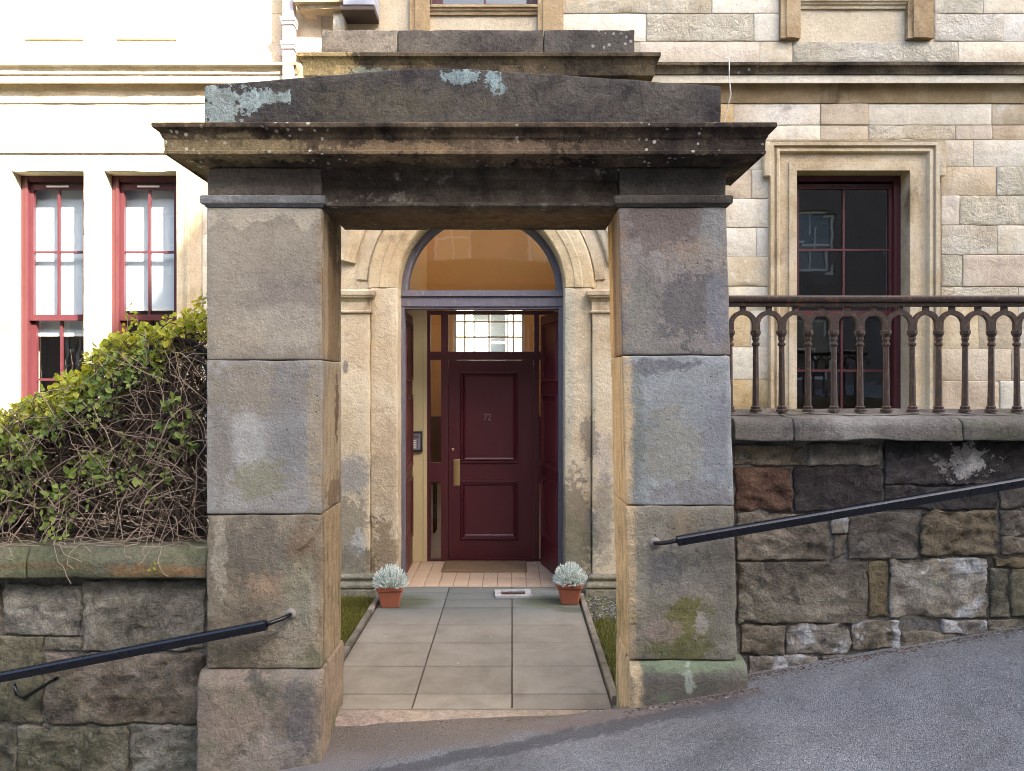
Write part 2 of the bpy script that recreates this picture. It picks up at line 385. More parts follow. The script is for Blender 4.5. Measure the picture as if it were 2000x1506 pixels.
M_pl1 = stone('pier_lower_left', vgrain=.9, mot=.42, cav=.34, grain=.18, cols=[S(110, 98, 82), S(136, 124, 106), S(156, 146, 128)], per=False, bump=.55, bscale=26, dark=S(88, 80, 70), damt=.2, dsc=3.5, pits=.5, green=.5, gtop=1.0, blobs=[
    bp(500, 1070, 70, 60, S(104, 98, 88), .7, .9), bp(530, 1150, 50, 28, S(156, 130, 104), .6, 1.5), bp(590, 1085, 26, 60, S(124, 102, 80), .7, 1.6), bp(480, 1240, 70, 60, S(92, 82, 68), .6, 1.3), bp(585, 1150, 36, 60, S(128, 126, 106), .7, 1.0),
    bp(430, 1090, 12, 70, S(168, 158, 138), .7, 1.3), (-1.0, 4.36, .8, .06, .3, .6, S(150, 128, 98), .85, .5), (-1.0, 4.14, .8, .05, .03, .4, S(122, 104, 86), .7, .8)])
M_pl0 = stone('plinth_left', vgrain=.9, mot=.42, cav=.34, grain=.18, cols=[S(96, 88, 78), S(120, 110, 98), S(142, 128, 112)], per=False, bump=.55, dark=S(74, 72, 66), damt=.3, dsc=3, pits=.8, green=.75, gtop=.5, gcol=S(92, 100, 72), blobs=[
    bp(470, 1390, 50, 90, S(150, 130, 114), .7, 1.3), bp(590, 1400, 30, 90, S(92, 88, 92), .7, .9), bp(520, 1470, 60, 50, S(150, 140, 128), .6, 1.5), (-1.0, 4.33, .1, .06, .3, .5, S(152, 130, 108), .8, .8)])
M_pr3 = stone('pier_top_right', vgrain=.9, mot=.26, cav=.24, grain=.16, bdist=.009, cols=[S(104, 96, 94), S(126, 118, 112), S(142, 134, 126)], per=False, bump=.5, bscale=30, dark=S(74, 70, 72), damt=.2, dsc=2.6, streak=1, pits=.6, blobs=[
    bp(1300, 440, 80, 60, S(100, 84, 78), .75, 1.0), bp(1390, 460, 24, 70, S(138, 138, 134), .8, .5), bp(1350, 500, 60, 26, S(146, 130, 112), .6, 1.6), bp(1340, 600, 70, 70, S(80, 78, 80), .7, 1.5), bp(1250, 610, 34, 80, S(132, 128, 116), .7, .9), bp(1400, 610, 24, 60, S(134, 134, 138), .6, .9),
    (.59, 4.5, 2.4, .05, .12, .9, S(200, 166, 122), .95, .5), (.59, 4.33, 2.4, .05, .07, .8, S(150, 112, 78), .7, .8), (.59, 4.2, 2.4, .05, .09, .7, S(168, 138, 110), .8, .6)])
M_pr2 = stone('pier_middle_right', vgrain=.9, mot=.26, cav=.24, grain=.16, bdist=.009, cols=[S(118, 118, 114), S(138, 139, 137), S(152, 153, 152)], per=False, bump=.45, bscale=30, pits=.4, dark=S(104, 100, 104), damt=.12, streak=1, blobs=[
    bp(1310, 880, 60, 80, S(134, 126, 106), .6, .9), bp(1240, 850, 22, 130, S(106, 108, 98), .7, .7), bp(1290, 715, 60, 14, S(92, 88, 92), .7, 1.3), bp(1400, 860, 24, 120, S(118, 116, 122), .5, 1.0), bp(1350, 960, 80, 24, S(120, 112, 108), .7, .9),
    (.6, 4.35, 1.65, .05, .4, .7, S(198, 168, 128), .95, .4)])
M_pr1 = stone('pier_lower_right', vgrain=.9, mot=.42, cav=.34, grain=.18, cols=[S(112, 104, 92), S(130, 122, 108), S(146, 138, 122)], per=False, bump=.6, bscale=24, dark=S(88, 84, 82), damt=.15, dsc=3.5, pits=.5, green=.7, gtop=.95, gcol=S(96, 92, 44), blobs=[
    bp(1300, 1110, 50, 36, S(100, 96, 96), .7, 1.2), bp(1330, 1025, 30, 24, S(138, 116, 88), .5, 1.6), bp(1345, 1210, 44, 36, S(104, 100, 44), .85, 1.1), bp(1370, 1215, 16, 22, S(172, 162, 150), .9, 1.0), bp(1320, 1265, 70, 22, S(94, 94, 52), .8, 1.0), bp(1290, 1230, 36, 20, S(148, 128, 116), .7, 1.0), bp(1250, 1120, 16, 130, S(150, 142, 122), .6, .8),
    (.62, 4.35, .85, .05, .42, .7, S(198, 170, 132), .95, .4)])
M_pr0 = stone('plinth_right', vgrain=.9, mot=.42, cav=.34, grain=.18, cols=[S(86, 82, 74), S(104, 98, 88), S(118, 110, 98)], per=False, bump=.5, green=.9, gtop=.75, gcol=S(100, 116, 82), blobs=[bp(1340, 1300, 120, 16, S(116, 128, 98), .8, .6, 4.05), bp(1345, 1330, 10, 22, S(158, 164, 148), .8, 1.0, 4.05), (.65, 4.35, .2, .05, .42, .4, S(190, 166, 132), .95, .5)])
M_lint = stone('lintel_stone', mot=.75, cav=.6, cols=[S(68, 59, 53), S(90, 79, 69), S(114, 101, 87)], per=False, bump=.6, bscale=24, strata=.35, dark=S(44, 38, 37), damt=.4, dsc=2.2, pale=S(150, 142, 130), pamt=.34, psc=9,
    blobs=[(-.2, 4.4, 2.85, .9, .22, .02, S(118, 92, 66), .7, .8)])
M_corn = stone('cornice_stone', mot=.7, cav=.45, cols=[S(70, 58, 48), S(98, 82, 66), S(132, 112, 88)], per=False, bump=.5, bscale=30, dark=S(36, 30, 29), damt=.62, dsc=4.2, streak=1, lichen=.7, lsc=30, lcol=S(190, 186, 168), blobs=[
    (-1.4, 3.94, 3.13, .45, .3, .05, S(146, 128, 96), .8, .9), (.05, 3.94, 3.12, .4, .3, .035, S(146, 122, 98), .45, 2.0), (.9, 3.94, 3.14, .45, .3, .12, S(58, 50, 48), .6, 1.2), (-.6, 3.94, 3.12, .3, .3, .035, S(150, 126, 96), .6, 1.4)])
M_ped = stone('pediment_stone', mot=.65, cav=.5, cols=[S(58, 54, 53), S(76, 71, 67), S(96, 89, 79)], per=False, bump=.55, bscale=26, dark=S(48, 44, 45), damt=.35, dsc=2.4, lichen=.22, lsc=12, lcol=S(150, 162, 158), strata=.15, blobs=[
    (-1.55, 4.1, 3.38, .1, .4, .13, S(146, 156, 152), .85, 1.6), (-1.37, 4.1, 3.43, .08, .4, .06, S(150, 164, 162), .85, 1.5), (-1.2, 4.1, 3.44, .05, .4, .04, S(150, 164, 162), .8, 1.5),
    (-.28, 4.1, 3.55, .1, .4, .03, S(140, 156, 156), .8, 1.6), (-.1, 4.1, 3.52, .05, .4, .06, S(140, 158, 158), .85, 1.4), (-1.06, 4.1, 3.27, .12, .4, .03, S(132, 150, 146), .7, 1.6), (-.7, 4.1, 3.4, .5, .4, .1, S(86, 80, 62), .4, 1.4)])
M_imp = stone('impost_stone', mot=.42, cav=.36, cols=[S(110, 106, 104), S(130, 128, 128), S(148, 146, 146)], per=False, bump=.5, dark=S(90, 84, 80), damt=.2)
M_impr = stone('impost_stone_dark', mot=.42, cav=.36, cols=[S(70, 65, 60), S(88, 81, 75), S(108, 100, 90)], per=False, bump=.5, dark=S(60, 54, 52), damt=.3)

FL = [(1000, 640), (1040, 618), (1062, 596), (1086, 572), (1104, 574), (1122, 594), (1140, 606), (1200, 610), (1262, 616), (1300, 640)]
def flake(p):
    if p[1] > YF + .03: return p
    px_, py_ = p[0] * F / YF + 1000, 753 - (p[2] - CAMZ) * F / YF
    for a, b in zip(FL[:-1], FL[1:]):
        if a[0] <= py_ < b[0]:
            xb = a[1] + (b[1] - a[1]) * (py_ - a[0]) / (b[0] - a[0]) + 4 * N3((p[2], 0, 0), 30); k = sst((px_ - xb) / 5); return (p[0], p[1] + .016 * k, p[2])
    return p
def sst(t): t = max(0.0, min(1.0, t)); return t * t * (3 - 2 * t)
def lean(p): return (p[0] + (2.85 - p[2]) * .0235, p[1], p[2])
gate = thing('stone_gateway', 'weathered grey sandstone gateway with two square piers, deep cornice and low pediment', 'gateway', (-.23, 4.34, 0))
XL0, XL1, XR0, XR1 = -1.632, -1.017, .57, 1.147
def gblock(nm, x0, x1, y0, y1, z0, z1, m, mapf=None, sd=0, **k):
    a = dict(r=.009, amp=.0035, freq=6, chip=.016, step=.028, seed=sd, skip='', oct=4); a.update(k)
    return obj(nm, rough((x0, y0, z0), (x1, y1, z1), mapf=mapf, **a), m, gate, smooth=True)
for i, (z0, z1, m) in enumerate(((.388, 1.2085, M_pl1), (1.2135, 2.0345, M_pl2), (2.0375, 2.851, M_pl3))):
    gblock('pier_block', XL0, XL1, YF, YR, z0, z1, m, flake if i == 0 else None, i + 1, chip=(.03, .02, .012)[i], amp=(.007, .004, .003)[i], step=.014 if i == 0 else .026)
for i, (z0, z1, m) in enumerate(((.432, 1.2555, M_pr1), (1.2605, 2.0585, M_pr2), (2.0635, 2.851, M_pr3))):
    gblock('pier_block', XR0, XR1, YF, YR, z0, z1, m, lean, i + 5, chip=(.03, .015, .015)[i], amp=(.008, .004, .004)[i])
def plin(top):
    def f(p):
        t = max(0.0, (p[2] - (top - .055)) / .055); return (p[0], p[1] + (t * .04 if p[1] < 4.2 else 0), p[2])
    return f
gblock('plinth', XL0 - .036, XL1 + .012, 4.055, YR + .01, -.5, .384, M_pl0, plin(.384), 12, amp=.009, chip=.03, r=.014)
gblock('plinth', XR0 + .052, XR1 + .105, 4.05, YR + .012, -.15, .428, M_pr0, plin(.428), 13, amp=.006, chip=.03, r=.014)
for x0, x1, m in ((XL0, XL1, M_imp), (XR0, XR1, M_impr)):
    ib = moulding(x0, x1, YF, YR, [(-.1, 2.853), (.004, 2.853), (.012, 2.866), (.022, 2.868), (.026, 2.874), (.026, 2.905), (.018, 2.912), (-.1, 2.913)], 10, .004, x0)
    obj('impost_band', ib, m, gate, autos=40)
gblock('frieze_block', XL0 + .004, XL1 - .004, YF + .003, YR, 2.914, 3.064, stone('frieze_left', [S(104, 92, 84), S(120, 108, 98), S(132, 120, 108)], per=False, dark=S(82, 74, 70), damt=.2), None, 21)
gblock('frieze_block', XR0 + .004, XR1 - .004, YF + .003, YR, 2.914, 3.064, M_impr, None, 22)
obj('lintel', moulding(XL1 + .0, XR0 + .0, YF + .035, YR, [(-.545, 2.848), (-.3, 2.852), (-.1, 2.85), (.018, 2.853), (.03, 2.862), (.03, 2.876), (.012, 2.886), (.0, 2.889), (0, 2.94), (0, 3.0), (.014, 3.003), (.018, 3.012), (.022, 3.05), (.026, 3.066), (-.545, 3.066)], 60, .012, 3, ends=False, freq=3), M_lint, gate, autos=35)
obj('cornice', moulding(XL0, XR1, YF, YR, [(-.05, 3.067), (.02, 3.067), (.03, 3.072), (.052, 3.084), (.06, 3.090), (.146, 3.094), (.150, 3.088), (.156, 3.090), (.158, 3.104), (.154, 3.108), (.156, 3.164), (.163, 3.170), (.166, 3.182), (.174, 3.197), (.188, 3.209), (.198, 3.213), (.2, 3.218), (.2, 3.234), (.196, 3.238), (.02, 3.252), (-.1, 3.25)], 90, .0045, 8, freq=5), M_corn, gate, autos=38)
def pedtop(p):
    x = p[0]; xc = -.42; d = abs(x - xc); h = (1.24 if x < xc else 1.52)
    top = 3.50 + .105 * max(0, 1 - (math.sqrt(d * d + .02) - .05) / h)
    return (x, p[1], 3.245 + (p[2] - 3.245) * (top - 3.245) / .36)
gblock('pediment', -1.645, 1.118, YF + .004, YR, 3.245, 3.605, M_ped, pedtop, 31, step=.035)

# ------------------------------------------------------------------ street and ground
def sst(t): t = max(0.0, min(1.0, t)); return t * t * (3 - 2 * t)
def zpave(X): return .0845 + .175 * X
def zst(X, Y):
    w_ = sst((X + 1.22) / .15) * sst((.82 - X) / .15); k = sst((Y - 4.05) / .45) * w_
    return zpave(X) * (1 - k) + (-.012) * k + .004 * FB((X, Y, 0), 2.2, 2, 4)
def asphalt():
    t = NT('asphalt_pavement'); P = t.P()
    n = t.noise(P, 1.6, 9, .68, .6); col = t.ramp(n, [(.3, S(106, 104, 103)), (.5, S(130, 128, 128)), (.7, S(144, 142, 142))])
    v = t.vor(P, 230); sp = t.new('ShaderNodeSeparateColor'); t.ln(v.outputs['Color'], sp.inputs[0])
    col = t.mix(1.0, col, t.ramp(sp.outputs[0], [(.0, (.45, .45, .46)), (.5, (.92, .92, .92)), (.9, (1.15, 1.13, 1.1)), (1.0, (1.8, 1.75, 1.65))]), 'MULTIPLY')
    rag = t.noise(P, 5, 6, .65)
    def blob(c, r, bc, st, rg):
        nonlocal col
        L = t.vm('LENGTH', t.vm('DIVIDE', t.vm('SUBTRACT', P, c), r)); L = t.m_('MULTIPLY_ADD', t.m_('SUBTRACT', rag, .5), rg, L); col = t.mix(t.step(L, 1.3, .7, 0, st), col, bc)
    blob((-.3, 4.22, 0), (1.1, .26, 1), S(124, 110, 98), .75, 1.0)
    blob((.75, 4.0, .2), (.6, .1, 1), S(118, 102, 94), .6, 1.2)
    blob((-1.0, 3.95, -.1), (.3, .2, 1), S(138, 128, 124), .6, 1.2)
    # ragged dark band along the foot of the gateway
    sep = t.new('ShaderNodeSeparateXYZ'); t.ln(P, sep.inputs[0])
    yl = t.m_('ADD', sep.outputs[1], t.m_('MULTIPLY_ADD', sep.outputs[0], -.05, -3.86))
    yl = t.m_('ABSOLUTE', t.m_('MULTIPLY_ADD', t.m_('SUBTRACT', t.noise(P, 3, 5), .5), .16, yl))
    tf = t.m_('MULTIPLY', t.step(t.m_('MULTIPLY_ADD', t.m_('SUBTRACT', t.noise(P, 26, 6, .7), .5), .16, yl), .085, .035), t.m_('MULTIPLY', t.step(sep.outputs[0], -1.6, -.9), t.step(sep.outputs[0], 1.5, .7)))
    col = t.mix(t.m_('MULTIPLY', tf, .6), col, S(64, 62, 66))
    lv = t.vor(P, 7.5); dots = t.step(lv.outputs['Distance'], .05, .03); col = t.mix(t.m_('MULTIPLY', dots, .6), col, S(196, 190, 186))
    h = t.m_('MULTIPLY_ADD', v.outputs['Distance'], 1.0, t.noise(P, 60, 4))
    return t.fin(col, .82, t.bump(h, 1.0, .012), spec=.3)
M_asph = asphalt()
mb = MB(); xs = [-7 + .14 * i for i in range(31)] + [-2.6 + .05 * i for i in range(1, 105)] + [2.6 + .2 * i for i in range(1, 25)]; ys = [.9, 1.4, 1.9, 2.4, 2.8, 3.1] + [3.3 + .06 * i for i in range(18)] + [4.36, 4.42, 4.48, 4.54, 4.6]
idx = [[mb.vert((x, y, zst(x, y))) for y in ys] for x in xs]
for i in range(len(xs) - 1):
    for j in range(len(ys) - 1):
        if ys[j + 1] > 4.365 and not (-1.2 < xs[i] < .8): continue
        mb.f.append((idx[i][j], idx[i + 1][j], idx[i + 1][j + 1], idx[i][j + 1]))
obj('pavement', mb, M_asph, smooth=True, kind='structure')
M_kerb = stone('kerb_granite', [S(120, 118, 116), S(146, 144, 142)], per=True, bump=.3)
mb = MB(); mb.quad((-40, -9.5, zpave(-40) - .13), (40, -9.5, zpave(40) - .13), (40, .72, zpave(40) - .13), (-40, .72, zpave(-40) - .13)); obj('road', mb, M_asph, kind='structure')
kb = MB(); kb.v = [(x, y, zpave(x) + dz) for x in (-40, 40) for y, dz in ((.72, -.2), (.72, .0), (.9, .002), (.9, -.2))]; kb.f = [(0, 1, 5, 4), (1, 2, 6, 5), (2, 3, 7, 6), (0, 4, 7, 3)]
obj('kerb', kb, M_kerb, kind='structure')
mb = MB()
for a, b in ((-40, -6.99), (7.3, 40)): mb.quad((a, .9, zpave(a)), (b, .9, zpave(b)), (b, 4.36, zpave(b)), (a, 4.36, zpave(a)))
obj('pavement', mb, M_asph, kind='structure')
# sand-coloured concrete lip in the gateway
M_lip = stone('concrete_lip', [S(136, 120, 106), S(152, 136, 120), S(142, 130, 116)], per=False, bump=.35, blobs=[(-.9, 4.35, 0, .2, .3, 1, S(140, 124, 114), .7, 1.0)])
mb = MB(); n = 40; rows = []
for j in range(5):
    r_ = []
    for i in range(n + 1):
        x = -1.03 + 1.55 * i / n; y0 = 4.33 + .09 * sst(i / n) + .018 * FB((x, 0, 0), 5, 3, 2); y1 = 4.535; y = y0 + (y1 - y0) * j / 4
        r_.append(mb.vert((x, y, zst(x, y) + (.005 if j else -.004))))
    rows.append(r_)
for j in range(4):
    for i in range(n): mb.f.append((rows[j][i], rows[j][i + 1], rows[j + 1][i + 1], rows[j + 1][i]))
obj('threshold', mb, M_lip, smooth=True, kind='structure')

# ground inside the boundary walls
def grass_ground():
    t = NT('lawn_soil'); P = t.P(); n = t.noise(P, 3, 6, .6); g = t.noise(P, 40, 4, .6)
    col = t.ramp(n, [(.35, S(86, 80, 40)), (.55, S(98, 104, 44)), (.75, S(70, 66, 40))]); col = t.mix(g, col, S(60, 66, 30))
    return t.fin(col, .95, t.bump(g, .6, .02))
mb = MB(); mb.quad((-40, 4.36, -.03), (40, 4.36, -.03), (40, 80, -.03), (-40, 80, -.03)); obj('garden_ground', mb, grass_ground(), kind='structure')
mb = MB(); mb.quad((-120, -120, -9), (120, -120, -9), (120, 120, -9), (-120, 120, -9)); obj('ground', mb, grass_ground(), kind='structure')

# ------------------------------------------------------------------ path of slabs
def slabmat():
    t = NT('path_slabs'); P = t.P(); r = t.rnd(); n = t.noise(P, 3.4, 9, .7, .5); n2 = t.noise(P, 9, 8, .7)
    col = t.ramp(n, [(.3, S(108, 99, 86)), (.5, S(122, 113, 100)), (.7, S(132, 123, 110))])
    col = t.mix(t.step(n2, .5, .75, 0, .35), col, S(96, 92, 84))
    sep = t.new('ShaderNodeSeparateXYZ'); t.ln(P, sep.inputs[0])
    col = t.mix(t.step(t.m_('ADD', sep.outputs[1], t.m_('MULTIPLY', n, .6)), 6.3, 7.0, 0, .7), col, S(92, 95, 90))
    for c, rr in (((.35, 6.75, 0), (.42, .26, 1)), ((-.95, 6.75, 0), (.34, .3, 1)), ((.5, 6.5, 0), (.2, .1, 1))):
        L = t.vm('LENGTH', t.vm('DIVIDE', t.vm('SUBTRACT', P, c), rr)); col = t.mix(t.step(t.m_('ADD', L, t.m_('MULTIPLY', n2, .6)), 1.35, .7, 0, .7), col, S(66, 70, 46))
    hv = t.new('ShaderNodeHueSaturation'); t.setv(hv.inputs['Value'], t.m_('MULTIPLY_ADD', r, .2, .9)); t.ln(col, hv.inputs['Color']); col = hv.outputs[0]
    g = t.noise(P, 120, 3); col = t.mix(1.0, col, t.ramp(g, [(.3, (.85,) * 3), (.7, (1.1,) * 3)]), 'MULTIPLY')
    lv = t.vor(P, 6); col = t.mix(t.m_('MULTIPLY', t.step(lv.outputs['Distance'], .06, .03), .55), col, S(180, 174, 160))
    return t.fin(col, .85, t.bump(t.noise(P, 30, 6), .3, .006), spec=.3)
M_slab = slabmat(); M_joint = paint('joint_grit', S(70, 60, 50), .95, .4, .3, 40, (1, 1, 1))
mb = MB(); mb.box(-1.165, .595, 4.50, 7.26, -.06, -.009); path = obj('garden_path', mb, M_joint, kind='structure')
rows_y = [7.258, 7.05, 6.82, 6.58, 6.10, 5.67, 5.20, 4.73, 4.51]; xj = [-1.16, -.589, .0, .592]
for i in range(8):
    for j in range(3):
        g = .0045
        m_ = rough((xj[j] + g, rows_y[i + 1] + .0045, -.05), (xj[j + 1] - g, rows_y[i] - .0045, .002 * random.random()), r=.004, amp=.0012, freq=4, chip=.006, step=.11, seed=i * 3 + j, skip='D')
        obj('slab', m_, M_slab, path, smooth=True, center=True)
M_edge = stone('edging_stone', [S(96, 84, 70), S(122, 108, 90), S(140, 126, 106)], per=True, bump=.4, green=.3)
for sx, xa in ((-1, -1.168), (1, .6)):
    y = 4.64
    while y < 6.9:
        L = .9 if y < 6.0 else 6.95 - y; x0 = xa - .045 if sx < 0 else xa
        obj('edging_stone', rough((x0, y + .003, -.08), (x0 + .045, min(y + L, 6.95) - .003, .024), r=.006, amp=.003, chip=.012, step=.06, seed=y, skip='D'), M_edge, path, smooth=True, center=True); y += L

# ------------------------------------------------------------------ boundary walls of rough stone
RB = dict(bump=.9, bscale=18, bdist=.02, csc=3.0, mot=.85)
M_rubl = stone('rubble_buff', [S(104, 97, 82), S(134, 126, 108), S(164, 156, 138)], var=.1, dark=S(78, 72, 62), damt=.28, dsc=4, pale=S(178, 174, 162), pamt=.3, psc=8, green=.35, gtop=1.1, **RB)
M_rub = stone('rubble_grey', [S(92, 82, 70), S(120, 108, 92), S(148, 136, 118)], var=.14, dark=S(66, 60, 58), damt=.3, dsc=4, pale=S(168, 160, 148), pamt=.2, psc=9, green=.35, gtop=.9, **RB)
M_rubt = stone('rubble_tan', [S(104, 88, 64), S(130, 112, 84), S(152, 134, 102)], var=.1, dark=S(72, 62, 54), damt=.3, dsc=4, pale=S(160, 148, 124), pamt=.15, psc=9, **RB)
M_rubr = stone('rubble_red', [S(88, 64, 50), S(108, 80, 62), S(124, 96, 76)], var=.05, dark=S(84, 58, 42), damt=.2, dsc=6, **RB)
M_rubd = stone('rubble_black', blobs=[bp(1885, 902, 30, 30, S(196, 186, 176), .8, 2.4, 4.235), bp(1905, 915, 18, 16, S(206, 196, 186), .8, 2.2, 4.235), bp(1790, 920, 60, 40, S(92, 80, 80), .5, 1.5, 4.235)], cols=[S(52, 47, 46), S(70, 62, 59), S(96, 84, 78)], var=.08, dark=S(44, 40, 42), damt=.4, dsc=3, pale=S(120, 112, 104), pamt=.12, psc=10, lichen=.12, lsc=30, lcol=S(200, 190, 180), **RB)
M_rubw = stone('rubble_pale', [S(126, 114, 98), S(152, 140, 122), S(176, 168, 156)], var=.08, dark=S(96, 86, 74), damt=.25, dsc=5, pale=S(204, 202, 202), pamt=.62, psc=5, green=.2, gtop=.9, **RB)
M_rubg = stone('rubble_mossy', [S(92, 86, 62), S(122, 114, 88), S(140, 132, 106)], var=.08, dark=S(78, 72, 58), damt=.3, dsc=5, pale=S(160, 152, 132), pamt=.15, psc=9, green=.28, gtop=1.2, **RB)
M_salt = stone('rubble_salted', [S(120, 108, 92), S(146, 134, 116), S(168, 158, 142)], var=.06, dark=S(86, 76, 66), damt=.25, dsc=5, pale=S(206, 204, 204), pamt=.66, psc=7, green=.25, gtop=.9, **RB)
M_wmort = stone('wall_mortar', [S(100, 94, 86), S(120, 114, 106), S(136, 130, 120)], per=False, bump=.7, bscale=40, dark=S(66, 62, 58), damt=.3)
M_copl = stone('coping_left', mot=.42, cav=.36, cols=[S(88, 88, 74), S(112, 108, 88), S(132, 122, 96)], per=False, bump=.5, strata=.2, dark=S(78, 76, 70), damt=.2, green=.4, gtop=1.6, blobs=[(-1.9, 4.14, .9, .4, .2, .03, S(140, 104, 72), .7, 1.2), (-2.5, 4.14, .93, .5, .2, .02, S(110, 86, 62), .6, 1.2)])
M_copr = stone('coping_right', mot=.42, cav=.36, cols=[S(92, 84, 78), S(112, 104, 96), S(136, 130, 122)], per=False, bump=.55, dark=S(74, 68, 66), damt=.3, pale=S(160, 158, 156), pamt=.12, psc=5, green=.45, gtop=2.2, lichen=.15)
YW = 4.235
def stoneset(par, lst, Y=YW, deep=.14, step=.017):
    for i, (x0, y0, x1, y1, m, am) in enumerate(lst):
        a = dict(r=.006, amp=.0135 * am, freq=8, chip=.022, step=step, warp=.009, wf=4.5, seed=i * 1.37 + x0 * .01, oct=4, skip='B', ridge=True)
        obj('stone', rough((PX(x0, Y), Y - .004 * (i % 3), PZ(y1, Y)), (PX(x1, Y), Y + deep, PZ(y0, Y)), **a), m, par, smooth=True)
lw = thing('boundary_wall', 'low rubble stone wall with mossy coping below the hedge', 'wall', (-2.9, 4.4, -.5))
rw = thing('boundary_wall', 'dark rubble stone wall carrying the arched iron railing', 'wall', (2.4, 4.4, 0))
mb = MB(); mb.box(-8, XL0 - .002, YW + .012, 4.56, -1.7, .86); obj('mortar_core', mb, M_wmort, lw)
mb = MB(); mb.box(XR1 + .07, 8, YW + .012, 4.56, -.2, 1.615); obj('mortar_core', mb, M_wmort, rw)
stoneset(lw, [(-190, 1140, 2, 1240, M_rub, .8), (8, 1142, 157, 1240, M_rubl, .8), (163, 1135, 401, 1269, M_rubl, .9), (-30, 1246, 82, 1412, M_rubg, 1), (90, 1246, 157, 1272, M_rubl, .8), (90, 1279, 396, 1411, M_rub, 1.1),
              (-230, 1246, -36, 1412, M_rub, 1), (-160, 1420, 30, 1580, M_rubl, 1), (36, 1419, 248, 1570, M_rubl, 1), (255, 1417, 390, 1560, M_rubl, 1.1), (-420, 1140, -196, 1300, M_rub, 1), (-420, 1306, -236, 1480, M_rubt, 1), (-400, 1486, -168, 1640, M_rub, 1)])
stoneset(rw, [(1436, 870, 1574, 908, M_rubt, 1.1), (1580, 868, 1721, 908, M_rub, 1.3), (1728, 862, 2030, 944, M_rubd, 1.1), (1728, 949, 1948, 994, M_rubd, .9), (1955, 949, 2120, 992, M_rub, 1), (1437, 915, 1545, 998, M_rubr, 1.1), (1552, 913, 1722, 998, M_rubd, .9),
              (1440, 1004, 1618, 1092, M_rubt, .9), (1623, 1010, 1652, 1042, M_rubw, .7), (1630, 1047, 1654, 1090, M_rub, .7), (1658, 1000, 1793, 1090, M_rub, .9), (1800, 1000, 1945, 1083, M_rubt, 1.4), (1954, 998, 2130, 1046, M_rub, 1.1), (1956, 1050, 2110, 1082, M_rubt, 1),
              (1440, 1099, 1692, 1215, M_rub, .8), (1698, 1097, 1733, 1203, M_rubt, .8), (1739, 1092, 1928, 1206, M_rubw, .9), (1944, 1090, 2090, 1108, M_rubt, .8), (1936, 1112, 1972, 1206, M_rubg, .8), (1976, 1112, 2110, 1206, M_rubg, .9),
              (1447, 1222, 1532, 1279, M_rubt, .7), (1537, 1217, 1661, 1276, M_salt, 1.2), (1665, 1212, 1757, 1268, M_salt, 1.1), (1840, 1212, 1925, 1236, M_salt, .8), (1762, 1236, 2100, 1290, M_rub, 1), (1930, 1212, 2100, 1232, M_rub, .8), (1465, 1282, 1600, 1340, M_salt, .8), (1604, 1280, 1758, 1330, M_rub, .8), (2040, 862, 2260, 944, M_rub, 1), (2126, 949, 2300, 1046, M_rubd, 1), (2116, 1050, 2320, 1200, M_rub, 1), (2120, 1206, 2330, 1280, M_rubt, 1)])
# coping stones: long slabs laid end to end
def cop_l(p):
    t = sst((p[2] - .955) / .06); return (p[0], p[1] + (t * .035 if p[1] < 4.3 else 0), p[2])
cx = [-5.2, -4.2, -3.55, -2.62, XL0 - .006]
for a, b in zip(cx[:-1], cx[1:]): obj('coping_stone', rough((a + .003, 4.135, .858), (b - .003, 4.60, 1.022), r=.012, amp=.005, chip=.02, step=.035, seed=a, skip='', mapf=cop_l), M_copl, lw, smooth=True)
def cop_r(p):
    t = max(0, min(1, (p[2] - 1.69) / .032)); b = max(0.0, (p[1] - 4.2) / .4) * .04 if p[2] > 1.66 else 0
    e = -.02 * max(0, N3((p[0], 0, 0), 3.1, 5)) if p[2] < 1.62 and p[1] < 4.3 else 0
    return (p[0], p[1] + (t * .03 if p[1] < 4.3 else 0), p[2] + b - e)
cx = [XR1 + .052, 1.32 + .20, 2.43, 3.4, 4.4, 5.4]
for a, b in zip(cx[:-1], cx[1:]): obj('coping_stone', rough((a + .002, 4.135, 1.60), (b - .002, 4.60, 1.722), r=.007, amp=.005, chip=.025, step=.022, seed=a + 3, skip='', mapf=cop_r), M_copr, rw, smooth=True)

S = S0
# ------------------------------------------------------------------ the house front
YH = 7.5
house = thing('sandstone_house', 'cream sandstone house front with arched doorway, string course and maroon sash windows', 'house', (0, 11, 0))
WR = (2.765, 3.875, 1.36, 3.995)                       # ground floor window on the right
WL1 = (-4.89, -4.185, 1.22, 3.99); WL2 = (-3.985, -3.275, 1.22, 3.99)
UR = (2.8, 3.84, 5.66, 7.9); UC = (-.8, .25, 5.60, 7.9); UL1 = (-4.75, -4.185, 5.33, 7.9); UL2 = (-3.85, -3.275, 5.33, 7.9)
DOOR = (-1.13, .56, -.1, 4.1)
FAR = [(-9.2, -8.3, 1.22, 3.99), (-8.0, -7.1, 1.22, 3.99), (-9.2, -8.3, 5.68, 7.9), (-8.0, -7.1, 5.68, 7.9), (6.6, 7.7, 1.36, 3.995), (6.6, 7.7, 5.66, 7.9)]
holes = [WR, WL1, WL2, UR, UC, UL1, UL2, DOOR] + FAR
obj('wall', holed(-12, 10, -.3, 11.5, YH + .009, YH + .45, holes), M_mort, house)
BW = (-1.15, .25, 2.3, 3.5)                             # stair window at the back
obj('wall', holed(-12, 10, -.3, 5.4, 15.0, 15.3, [BW]), M_mort, house)
mb = MB(); mb.box(-12, 10, 10.6, 10.9, 5.6, 11.5); obj('wall', mb, M_mort, house)
for xa in (-12, 9.7):
    mb = MB(); mb.box(xa, xa + .3, YH + .451, 10.599, -.3, 11.5); obj('wall', mb, M_mort, house)
    mb = MB(); mb.box(xa, xa + .3, 10.6, 14.999, -.3, 5.4); obj('wall', mb, M_mort, house)
